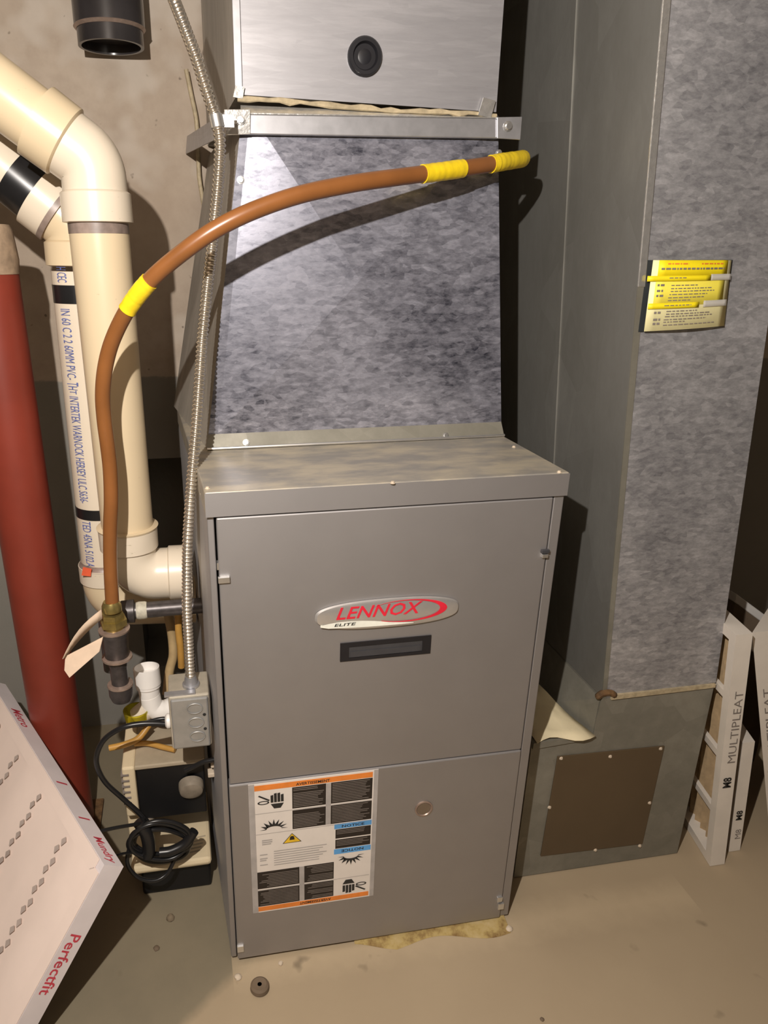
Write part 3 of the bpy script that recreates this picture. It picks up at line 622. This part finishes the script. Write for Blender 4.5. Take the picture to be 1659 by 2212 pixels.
# ================================================================ gas line with its fittings
gs = thing('gas_line', (-.2, .2, .63), 'brown coated copper gas line arching over the plenum with yellow tape bands', 'pipe')
gp = [(1128, 343, .33), (1085, 350, .262), (1040, 358, .235), (950, 371, .195), (850, 384, .155), (760, 397, .125), (650, 420, .10), (550, 454, .09), (470, 493, .09), (400, 541, .10), (330, 600, .12), (280, 662, .145), (245, 730, .17), (228, 790, .185), (222, 850, .195), (225, 905, .20), (232, 960, .20), (238, 1015, .20), (240, 1080, .20), (238, 1150, .20), (239, 1230, .20), (243, 1312, .20)]
pts = [at(x, y, Y=yy) for x, y, yy in gp]; pts = [pts[0]+Vector((.002, .25, .02)), pts[0]+Vector((.0, .09, .008))]+pts
path = spline(pts, 8); RG = .0146
MB().tube(path, RG, 20).build('coated_pipe', 'brown_coat', gs, True)
def band_on(pxa, pxb, mat='yellow_tape'):
    from_ = [i for i, p in enumerate(path)]
    A_, B_ = pxa, pxb
    def proj(p):
        q = p-CAM; z = q.dot(_f); return PX+F*q.dot(_r)/z, PY+F*q.dot(_d)/z
    ii = [min(from_, key=lambda i: (proj(path[i])[0]-x)**2+(proj(path[i])[1]-y)**2) for x, y in (A_, B_)]
    i0, i1 = sorted(ii); seg = path[i0:i1+1]
    MB().tube(spline(seg, 3), [RG*1.10+random.uniform(-.0003, .0006) for _ in range((len(seg)-1)*3+1)], 20).build('tape_band', mat, gs, True)
band_on((910, 377), (998, 364)); band_on((318, 605), (262, 665)); band_on((1062, 354), (1128, 343))
gb = at(243, 1318, Y=.20); gx, gy = gb.x-.001, .20
def up(z): return Vector((gx, gy, z))
def zpx(py): return at(248, py, Y=.2).z
z = zpx
mb = MB(); mb.lathe(up(z(1318)), (0, 0, 1), [(0, .021), (.012, .021), (.022, .0165)], 28); mb.build('flare_collar', 'brass', gs, True)
MB().lathe(up(z(1350)), (0, 0, 1), [(0, .020), (.001, .030), (.016, .031), (.0165, .025), (.030, .025)], 6).build('flare_nut', 'brass', gs)
MB().lathe(up(z(1362)), (0, 0, 1), [(0, .022), (.022, .022)], 28).build('brass_collar', 'brass', gs, True)
mb = MB().lathe(up(z(1424)), (0, 0, 1), [(0, .024), (.003, .026), (z(1372)-z(1424), .029), (z(1366)-z(1424), .033), (z(1358)-z(1424), .033)], 32); mb.build('reducer', 'iron', gs, True)
MB().lathe(up(z(1361)), (0, 0, 1), [(0, .0335), (.004, .034), (.006, .026)], 32).build('reducer_rim', 'iron_rim', gs, True)
MB().lathe(up(z(1424)), (0, 0, 1), [(0, .027), (.003, .033), (.008, .033), (.010, .027)], 32).build('coupling_rim', 'iron_rim', gs, True)
MB().lathe(up(z(1488)), (0, 0, 1), [(0, .019), (z(1440)-z(1488), .019), (z(1437)-z(1488), .0205), (z(1420)-z(1488), .0215)], 28).build('nipple', 'iron', gs, True)
MB().lathe(up(z(1515)), (0, 0, 1), [(0, .012), (.004, .022), (.018, .027), (z(1480)-z(1515), .027)], 32).build('drip_cap', 'iron', gs, True)
MB().lathe(up(z(1482)), (0, 0, 1), [(0, .027), (.002, .029), (.006, .0285), (.008, .019)], 32).build('drip_cap_rim', 'iron_rim', gs, True)
# horizontal iron gas pipe into the cabinet
hz = .810; yh = .285
hp = thing('iron_gas_pipe', (-.1, yh, hz), 'short horizontal black iron pipe entering the furnace below the white elbow', 'pipe')
MB().cyl((-.195, yh, hz), (-.012, yh, hz), .0185, seg=28).build('iron_pipe', 'iron', hp, True)
MB().lathe((-.205, yh, hz), (1, 0, 0), [(0, .018), (.006, .026), (.034, .027), (.036, .019)], 28).build('pipe_collar', 'iron', hp, True)
MB().lathe((-.166, yh, hz), (1, 0, 0), [(0, .0195), (.006, .021), (.020, .0205), (.024, .019)], 28).build('thread_tape', 'teflon', hp, True)
MB().tube(arc((-.19, yh, hz), (-.235, yh+.02, hz), (-.235, yh+.02, hz-.16), .03, 8), .022, 24).build('iron_elbow', 'iron', hp, True)
# folded card tag wired to the fitting
ct = thing('card_tag', at(180, 1400, Y=.17), 'folded tan card tag hanging from the brass fitting', 'tag')
def strip(name, p, mat): return sheet(name, p, mat, ct, .001)
A1, A2 = at(219, 1316, Y=.185), at(221, 1336, Y=.18); B1, B2 = at(136, 1424, Y=.13), at(142, 1420, Y=.17)
rows = [[lerp(A1, B1, t)+Vector((-.006*math.sin(3*t), 0, .010*math.sin(3.1*t))) for t in [k/8 for k in range(9)]], [lerp(A2, B2, t)+Vector((.0, .0, .006*math.sin(3.1*t))) for t in [k/8 for k in range(9)]]]
strip('upper_flap', rows, 'tag_paper')
P_ = [at(141, 1418, Y=.15), at(222, 1376, Y=.17), at(214, 1408, Y=.15), at(150, 1464, Y=.12), at(139, 1448, Y=.13)]
mb = MB(); mb.slab([P_[4], P_[3], P_[2], P_[1], P_[0]], (.001, .002, 0)); mb.build('lower_flap', 'tag_paper', ct)

# ================================================================ flexible conduit and its box
fc = thing('flexible_conduit', at(412, 1468, Y=.15), 'ribbed silver flexible conduit running down to the junction box', 'conduit')
cp = [(352, -60, .36), (384, 20, .30), (405, 75, .275), (425, 128, .26), (441, 180, .252), (456, 225, .248), (468, 262, .245), (475, 305, .243), (474, 350, .24), (470, 410, .235), (465, 460, .23), (460, 510, .225), (455, 560, .22), (448, 620, .215), (441, 690, .205), (436, 745, .20), (432, 805, .19), (428, 865, .18), (424, 920, .17), (419, 980, .16), (414, 1040, .15), (409, 1110, .145), (405, 1180, .145), (404, 1250, .145), (404, 1320, .145), (407, 1380, .145), (410, 1440, .145), (412, 1470, .145)]
cpts = [at(x, y, Y=yy) for x, y, yy in cp]; cpath = spline(cpts, 12)
# resample evenly, eight rings per rib
L_ = [0]
for i in range(1, len(cpath)): L_.append(L_[-1]+(cpath[i]-cpath[i-1]).length)
PITCHR = .0086; NR = int(L_[-1]/PITCHR*6); out = []; j = 0
for k in range(NR+1):
    s_ = L_[-1]*k/NR
    while j < len(L_)-2 and L_[j+1] < s_: j += 1
    out.append(lerp(cpath[j], cpath[j+1], (s_-L_[j])/max(1e-9, L_[j+1]-L_[j])))
RC = .0098
MB().tube(out, [RC*(1+.17*(abs(math.cos(math.pi*k/6))*2-1)) for k in range(len(out))], 14).build('ribbed_armor', 'armor', fc, True)
c = at(468, 262, Y=.245); dr = (at(472, 285, Y=.244)-at(464, 245, Y=.246)).normalized()
MB().lathe(c-dr*.011, dr, [(0, RC*1.2), (.001, RC*1.3), (.021, RC*1.3), (.022, RC*1.2)], 20).build('clamp', 'steel', fc, True)
c = at(462, 262, Y=.25); MB().box((c.x+.006, .243, c.z-.010), (c.x+.036, .246, c.z+.010)).build('clamp_ear', 'steel', fc)
zb = .686; jy = .15
cb = at(412, 1470, Y=.145)
cn = MB().lathe((cb.x, cb.y, zb+.001), (0, 0, 1), [(0, .019), (.005, .019), (.006, .015), (.018, .0135), (.024, .012)], 24).build('connector', 'strap', fc, True)
jb = thing('junction_box', (-.05, .15, .56), 'square zinc junction box with knockout cover beside the furnace', 'box')
jx0, jx1, jz0 = -.098, -.017, .553
MB().box((jx0-.004, .108, jz0-.004), (jx1+.003, .20, zb)).build('box_body', 'jbox_top', jb, bevel=.004)
cv = MB().box((jx0, .100, jz0), (jx1, .108, zb-.004)).build('cover', 'jbox', jb, bevel=.005)
for k in range(3):
    kx, kz = jx0+.052, zb-.030-k*.0365; ring = [(kx+.0165*math.cos(t)+(k-1)*.001, .0985, kz+.0125*math.sin(t)) for t in [2*math.pi*i/28 for i in range(28)]]
    mb = MB().tube(ring, .0013, 6, closed=True); mb.build('knockout', 'jbox', cv, True)
for kz in (zb-.048, zb-.085): MB().lathe((jx1-.010, .1005, kz), (0, -1, 0), [(0, .004), (.0015, .0035)], 10).build('cover_slot', 'black_ink', cv)
MB().lathe((jx0-.016, .135, .606), (1, 0, 0), [(0, .012), (.004, .017), (.010, .017), (.013, .014)], 20).build('cable_clamp', 'white_plastic', jb, True)
MB().box((jx0-.012, .11, zb-.002), (jx0+.055, .125, zb+.003)).build('lock_ring', 'strap', jb)

# ================================================================ white condensate trap
YK = .30
tr_ = thing('condensate_trap', (-.16, YK, .52), 'white plastic drain tee with open top and yellow liquid cup', 'drain trap')
c0 = at(316, 1452, Y=YK); c1 = at(326, 1525, Y=YK); dn = (c1-c0).normalized(); dn = Vector((dn.x, -.10, dn.z)).normalized(); up_ = -dn
hub = MB().lathe(c1+up_*.02, up_, [(0, .024), (.03, .026), (.034, .030), (.040, .030), (.041, .0315), (.085, .0315), (.086, .0285), (.066, .0275), (.064, .002)], 32)
hub.build('tee_hub', 'white_plastic', tr_, True)
bp = c1+Vector((.002, .0, -.005))
MB().tube(spline([c1+up_*.03, bp+Vector((.004, 0, .0)), bp+Vector((.03, 0, -.012)), bp+Vector((.055, .012, -.012))], 6), [.0255]*13+[.027]*6, 28).build('tee_branch', 'white_plastic', tr_, True)
lf = at(293, 1515, Y=YK)
MB().lathe(c1+Vector((-.008, 0, -.006)), (-.8, 0, -.62), [(0, .024), (.02, .025), (.036, .024)], 28).build('tee_outlet', 'pvc_white', tr_, True)
cu = at(296, 1556, Y=YK-.01)
MB().lathe(cu, (0, 0, 1), [(0, .018), (.003, .027), (.030, .031), (.032, .031), (.032, .029), (.004, .024), (.003, .004)], 28).build('liquid_cup', 'yellow_cup', tr_, True)
# hoses
def hose(name, pts, r, mat, label): 
    return tag(MB().tube(spline(pts, 8), r, 12).build(name, mat, None, True), label, 'hose')
hose('drain_hose', [at(362, 1318, Y=.42), at(366, 1340, Y=.42), at(372, 1375, Y=.42), at(374, 1415, Y=.41), at(366, 1450, Y=.40), at(360, 1500, Y=.38)], .012, 'hose_tan', 'tan drain hose hanging behind the white trap below the iron pipe')
hose('drain_hose', [at(385, 1325, Y=.36), at(386, 1365, Y=.36), at(390, 1400, Y=.36), at(392, 1440, Y=.37)], .009, 'hose', 'amber hose beside the ribbed conduit below the iron pipe')
hose('drain_hose', [at(322, 1566, Z=.47), at(300, 1594, Z=.45), at(270, 1608, Z=.445), at(236, 1616, Z=.44)], .008, 'hose', 'amber hose end sticking out left above the condensate pump')
hose('drain_hose', [at(290, 1606, Z=.435), at(320, 1606, Z=.43), at(352, 1614, Z=.428), at(378, 1620, Z=.427)], .007, 'hose', 'amber hose branch running to the right above the condensate pump')

# ================================================================ condensate pump on the floor
YQ = .225
pu = thing('condensate_pump', (-.12, .32, 0), 'beige and black condensate pump box on the floor left of furnace', 'pump')
px0, px1 = -.215, -.036; zl = .10
MB().box((px0, YQ+.005, .002), (px1, .46, zl)).build('tank', 'pump_black', pu, bevel=.006)
lidp = MB().box((px0-.022, YQ-.022, zl), (px1+.004, .46, zl+.022)).build('tank_lid', 'pump_beige', pu, bevel=.009)
mb = MB(); zs = zl+.022
mb.hexa([(px0-.022, YQ+.03, zs), (px0+.01, YQ+.03, zs), (px0+.012, YQ+.035, .25), (px0-.022, YQ+.035, .25)], [(px0-.022, .44, zs), (px0+.01, .44, zs), (px0+.012, .44, .25), (px0-.022, .44, .25)]); mb.build('end_wall', 'pump_beige', pu, bevel=.004)
zt = .405
MB().box((px0+.014, YQ+.012, .245), (px1, .44, zt)).build('motor_block', 'pump_black', pu, bevel=.003)
MB().box((px0+.012, YQ+.004, zt), (px1+.004, .45, zt+.012)).build('motor_top', 'pump_dusty', pu, bevel=.003)
lv = MB().box((px0-.018, YQ+.0, .27), (px0+.013, .43, zt+.014)).build('louvre_end', 'pump_beige', pu, bevel=.005)
for k in range(6):
    zz = zt-.008-k*.017; MB().box((px0-.021, YQ-.003, zz), (px0-.002, YQ+.02, zz+.004)).build('vent_slit', 'fine', lv)
kc = at(413, 1703, Y=YQ-.004); MB().lathe((kc.x, YQ+.014, kc.z), (0, -1, -.25), [(0, .031), (.014, .031), (.024, .028), (.028, .020), (.028, .004)], 28).build('motor_knob', 'knob', pu, True)
for px, py in ((462, 1650), (456, 1671)):
    c = at(px, py, Y=YQ-.004); MB().box((c.x-.008, YQ-.012, c.z-.006), (c.x+.008, YQ+.014, c.z+.006)).build('wire_connector', 'foam', pu, bevel=.002)
c = at(322, 1783, Y=YQ+.0); MB().lathe(c+Vector((0, .02, 0)), (0, -1, 0), [(0, .012), (.022, .012), (.026, .009)], 18).build('outlet_cap', 'knob', pu, True)
mb = MB()
for k in range(5):
    c = Vector((px1-.052+k*.004, YQ+.005+k*.012, zs+.0006)); mb.add([c, c+Vector((.028, .003, 0)), c+Vector((.028, .008, 0)), c+Vector((0, .005, 0))], [(0, 1, 2, 3)])
mb.build('lid_embossing', 'pump_dusty', lidp, fix=False)
# cords
def cord(pts, r, label, name='power_cord', mat='cable', n=8): return tag(MB().tube(spline(pts, n), r, 10).build(name, mat, None, True), label, 'cord')
cord([at(372, 1566, Y=.14), at(340, 1563, Y=.14), at(300, 1564, Y=.14), at(262, 1573, Y=.14), at(228, 1595, Y=.15), at(211, 1625, Y=.15), at(210, 1655, Y=.155), at(228, 1690, Y=.16), at(262, 1722, Y=.165), at(296, 1752, Y=.17), at(318, 1775, Y=.175)], .0062, 'thick black cord looping from the junction box down to the pump')
cord([at(372, 1552, Y=.15), at(345, 1553, Y=.15), at(318, 1560, Y=.152), at(290, 1567, Y=.153)], .0045, 'short black cord lying above the thick loop beside the junction box')
coil = []
for k in range(75):
    t = k/74; a_ = 2*math.pi*6*t; coil.append(at(345+(62+7*math.sin(5*a_*.31))*math.cos(a_), 1825+(34+6*math.sin(a_*.37))*math.sin(a_)-14*t, Y=.17+.018*math.sin(a_*.5)+.012*math.cos(2*a_*.21)))
coil = [p if p.z > .012 else Vector((p.x, p.y, .012)) for p in coil]
cord(coil, .0055, 'coiled black power cord bundled in front of the pump lid', n=5)
lo2 = [at(300, 1790, Y=.17), at(280, 1830, Y=.16), at(276, 1868, Y=.155), at(300, 1896, Y=.15), at(335, 1902, Y=.15), at(362, 1885, Y=.16), at(380, 1850, Y=.17)]
cord(lo2, .005, 'single loose black cord loop hanging below the coil')
cord([at(420, 1795, Y=.16), at(400, 1822, Y=.155), at(370, 1838, Y=.15), at(345, 1842, Y=.15)], .012, 'thick black bundle of cord strands right of the coil')
cord([at(300, 1775, Y=.155), at(316, 1800, Y=.15), at(322, 1830, Y=.15), at(318, 1848, Y=.15)], .016, 'thick black bundle of cord strands left of the coil')
cord([at(310, 1778, Y=.155), at(285, 1782, Y=.13), at(250, 1788, Y=.11), at(214, 1796, Y=.09)], .0042, 'straight black cord running left from the pump behind the filter')
cord([at(285, 1842, Y=.14), at(265, 1844, Y=.12), at(246, 1850, Y=.10)], .003, 'thin black cord end near the filter corner')
cord([at(468, 1640, Y=.19), at(440, 1646, Y=.195), at(420, 1655, Y=.20), at(400, 1664, Y=.205)], .006, 'black motor lead over the pump top by the white connectors')
# brown cord down the corner of wall and duct
cord([at(402, 150, Y=.97), at(412, 200, Y=.972), at(424, 260, Y=.973), at(428, 330, Y=.973), at(430, 380, Y=.972), at(436, 420, Y=.97), at(444, 470, Y=.965)], .006, 'thin tan cord hanging down the wall corner beside the duct', mat='sealant')

# ================================================================ filters
# big filter in the left foreground, leaning on the column
fl = Vector((-.482, -.205, .0))
P1 = at(267, 1872, Z=.405); dvec = None
e = fl-P1; rr = _r*((12-PX)/F)+_d*((1478-PY)/F)+_f; kk = ((P1-CAM).dot(e))/(rr.dot(e)); P2 = CAM+rr*kk; P3 = P2+e
P3.z = max(P3.z, .001)
nrm = (P2-P1).cross(e).normalized()
if nrm.dot(CAM-P1) < 0: nrm = -nrm
TH = .048
ff = thing('air_filter', fl, 'large pink-faced pleated air filter leaning at the left foreground', 'air filter')
Cn = [P1, P2, P3, fl]                             # front-face... P1..: back outer edge corners are seen, so the face lies TH in front
back = [p+nrm*.0 for p in Cn]
frt = [p+nrm*TH for p in Cn]
mb = MB()
def inset(q, d):
    c = sum(q, Vector())/4; o = []
    for i in range(4):
        u = (q[(i+1) % 4]-q[i]).normalized(); v = (q[i-1]-q[i]).normalized(); o.append(q[i]+u*d+v*d)
    return o
fi = inset(frt, .020); fi2 = [p-nrm*.006 for p in fi]
mb.add(back+frt+fi+fi2, [(0, 1, 2, 3)]+[(i, (i+1) % 4, (i+1) % 4+4, i+4) for i in range(4)]+[(i+4, (i+1) % 4+4, (i+1) % 4+8, i+8) for i in range(4)]+[(i+8, (i+1) % 4+8, (i+1) % 4+12, i+12) for i in range(4)])
mb.build('card_frame', 'filter_frame', ff)
uu, vv = (fi2[1]-fi2[0]), (fi2[3]-fi2[0])        # u along the top edge, v down
def G(u, v, d=0.): return fi2[0]+uu*u+vv*v+nrm*d
nu, nv = 20, 36; vs, fs = [], []
for i in range(nu+1):
    for j in range(nv+1):
        u, v = i/nu, j/nv; edge = min(u, 1-u)*12; vs.append(G(u, v, .001+.005*max(0, math.sin(u*math.pi*5))*min(1, edge)))
fs = [(i*(nv+1)+j, (i+1)*(nv+1)+j, (i+1)*(nv+1)+j+1, i*(nv+1)+j+1) for i in range(nu) for j in range(nv)]
mb = MB(); mb.add(vs, fs); md = mb.build('filter_media', 'filter_face', ff, True, fix=False)
def rim(k0, k1, name='face_border'):
    a_, b_ = fi[k0]+nrm*.001, fi[k1]+nrm*.001; cc = sum(fi, Vector())/4; ad = (fi[k1]-fi[k0]).normalized(); pp = nrm.cross(ad); pp = pp if pp.dot(cc-a_) > 0 else -pp
    MB().slab([a_-pp*.019, b_-pp*.019, b_+pp*.012, a_+pp*.012], nrm*.0015).build(name, 'filter_face', ff)
rim(0, 1); rim(0, 3)
mb = MB()
for row, u in ((0, .17), (1, .38), (2, .60), (3, .80)):
    for k in range(17):
        v = .07+k*.052; c = G(u+.012*(k % 2), v, .0075); a_ = uu.normalized(); b_ = vv.normalized(); s_ = .0095
        mb.add([c-a_*s_-b_*s_*.5, c+b_*s_*1.3, c+a_*s_+b_*s_*.2, c-b_*s_*1.1, c-nrm*.004], [(0, 1, 2, 3), (0, 4, 1), (1, 4, 2), (2, 4, 3), (3, 4, 0)])
mb.build('dimple_row', 'dimple', md, fix=False)['kind'] = 'stuff'
# red print on the two visible edges
ed = (P1-fl).normalized(); et = (P2-P1).normalized()
def edge_word(word, o, ux, wid): mb = MB(); write(mb, word, o, ux, -nrm, wid, .027, .15, .012); mb.build('edge_print', 'red_ink', ff, fix=False)
for word, t, w_ in (('Perfectfit', .30, .135),): edge_word(word, P1+(fl-P1)*t-et*.0006+nrm*.038, fl-P1, w_)
for word, t, w_ in (('Metro', .80, .10), ('I', .37, .012), ('I', .20, .010), ('Mundry', .115, .088)): edge_word(word, P1+(P2-P1)*t+ed*.0006+nrm*.038, P1-P2, w_)

# filters leaning on the boot at the right
def lean_filter(name, pf, tf, dx_w, dep, label, word, wz, group=None, small=None):
    """pf: foot of the near-left edge, tf: its head; thickness dx_w along +X, depth dep along the Y direction"""
    f_ = thing(name, pf, label, 'air filter', group)
    u = (tf-pf); d = Vector((dx_w, 0, 0)); b = Vector(dep)
    fr = .028
    un = u.normalized(); bn = b.normalized(); ht = u.length; wd = b.length
    def bar(name_, s0, s1, t0, t1): # s along height, t along depth
        mb = MB(); q = [pf+un*s0+bn*t0, pf+un*s0+bn*t1, pf+un*s1+bn*t1, pf+un*s1+bn*t0]; mb.hexa(q, [p+d for p in q]); mb.build(name_, 'white_card', f_)
    bar('frame_edge', 0, ht, 0, fr); bar('frame_edge', 0, ht, wd-fr, wd); bar('frame_edge', 0, fr, fr, wd-fr); bar('frame_edge', ht-fr, ht, fr, wd-fr)
    for k in (1, 2, 3):
        s0 = ht*k/4; q = [pf+un*(s0-.010)+bn*fr, pf+un*(s0-.010)+bn*(wd-fr), pf+un*(s0+.010)+bn*(wd-fr), pf+un*(s0+.010)+bn*fr]; MB().hexa(q, [p+d*.28 for p in q]).build('cross_strip', 'white_card', f_)
    n = 22; vs = []
    for s0 in (fr, ht-fr):
        for k in range(n+1): vs.append(pf+un*s0+bn*(fr+(wd-2*fr)*k/n)+d*(.55 if k % 2 else .85))
    MB().add(vs, [(k, k+1, k+n+2, k+n+1) for k in range(n)]).build('pleated_media', 'media_tan', f_, fix=False)
    yo = Vector((0, -.0007, 0))
    mb = MB(); write(mb, word, pf+un*(ht*wz[0])+d*.86+yo, un, (-1, 0, 0), ht*wz[1], abs(dx_w)*.5, 0, .0); mb.build('edge_print', 'fine', f_, fix=False)
    mb = MB(); write(mb, small, pf+un*(ht*wz[2])+d*.78+yo, un, (-1, 0, 0), .034, abs(dx_w)*.55, 0, .03); mb.build('edge_print', 'black_ink', f_, fix=False); return f_
lean_filter('air_filter', Vector((1.318, .056, .002)), at(1590, 1372, Y=.056), .045, (.085, .40, .0), 'white-framed pleated air filter leaning on the boot, nearest of the right group', 'MULTIPLEAT', (.48, .30, .37), None, 'M8')
lean_filter('air_filter', Vector((1.405, .092, .002)), Vector((1.357, .092, .38)), .036, (.085, .26, 0), 'white-framed air filter squeezed behind the nearest one, only its lower edge showing', 'M8', (.12, .09, .30), None, 'M8')
bt = at(1628, 1372, Y=.095); bf = at(1673, 1872, Y=.06); bfz = Vector((1.541, .095, .002))
lean_filter('air_filter', bfz, Vector((bt.x-.006, .095, .712)),   .046, (.36, .28, 0), 'white-framed air filter with steep slant at the right edge of the photo', 'MULTIPLEAT', (.40, .36, .34), None, 'M8')
# white-edged brown board standing behind them
b0, b1 = at(1588, 1302, Y=.43), at(1700, 1384, Y=.42)
bd = thing('brown_board', (b0.x, .36, 0), 'dark brown board with white top edging behind the right filters', 'board')
MB().hexa([Vector((b0.x, b0.y, .0)), Vector((b1.x, b1.y, .0)), b1, b0], [Vector((b0.x, b0.y+.03, .0)), Vector((b1.x, b1.y+.03, .0)), b1+Vector((0, .03, 0)), b0+Vector((0, .03, 0))]).build('board', 'brown_board', bd)
MB().hexa([b0, b1, b1+Vector((0, 0, .028)), b0+Vector((0, 0, .028))], [p+Vector((0, .032, 0)) for p in (b0, b1, b1+Vector((0, 0, .028)), b0+Vector((0, 0, .028)))]).build('edging', 'white_plastic', bd, bevel=.003)

# ================================================================ bits on the floor
mb = MB(); px = [k/24 for k in range(25)]
mb.add([(.30+.39*t, -.004-(.020+.012*math.sin(9*t)+.012*t)*min(1, t*4), .0005) for t in px]+[(.30+.39*t, .004, .010) for t in px], [(k, k+1, k+26, k+25) for k in range(24)])
tag(mb.build('rust_crust', 'pad', None, fix=False), 'flat rust and yellow crust on the floor under the furnace front', 'crust')
c = at(561, 2131, Z=.008)
nt = thing('rubber_foot', (c.x, c.y, 0), 'small round dark rubber foot on the floor before the furnace corner', 'rubber foot')
MB().lathe((c.x, c.y, .001), (0, 0, 1), [(0, .018), (.003, .022), (.012, .021), (.016, .016), (.015, .009)], 28).build('rubber_ring', 'brown_board', nt, True)
MB().lathe((c.x, c.y, .010), (0, 0, 1), [(0, .008), (.004, .008), (.006, .005)], 16).build('metal_insert', 'brass', nt, True)
def pebble(px, py, r, label, mat='stone', name='pebble'):
    c = at(px, py, Z=0); vs = []; mb = MB(); n = 9
    prof = [(0, r*.8), (r*.25, r), (r*.6, r*.8), (r*.85, r*.35)]
    mb.lathe((c.x, c.y, .0005), (0, 0, 1), prof, n); mb.v = [(x+random.uniform(-.12, .12)*r, y+random.uniform(-.12, .12)*r, z if z < .002 else z+random.uniform(-.05, .05)*r) for x, y, z in mb.v]
    return tag(mb.build(name, mat, None, True), label, 'pebble')
pebble(368, 1985, .0115, 'small brown pebble on the floor below the pump'); pebble(338, 2050, .008, 'flat dark crumb of dirt on the floor left of the furnace', 'brown_board', 'dirt_crumb')
pebble(514, 2112, .009, 'pale crumb on the floor at the furnace front left corner', 'foam', 'plaster_crumb'); pebble(606, 2082, .006, 'tiny pale crumb on the floor right of the rubber foot', 'foam', 'plaster_crumb')
pebble(1100, 2008, .009, 'pale crumb on the floor at the furnace front right corner', 'foam', 'plaster_crumb'); pebble(1171, 2203, .005, 'tiny dark speck of grit on the floor at bottom right', 'brown_board', 'dirt_crumb')
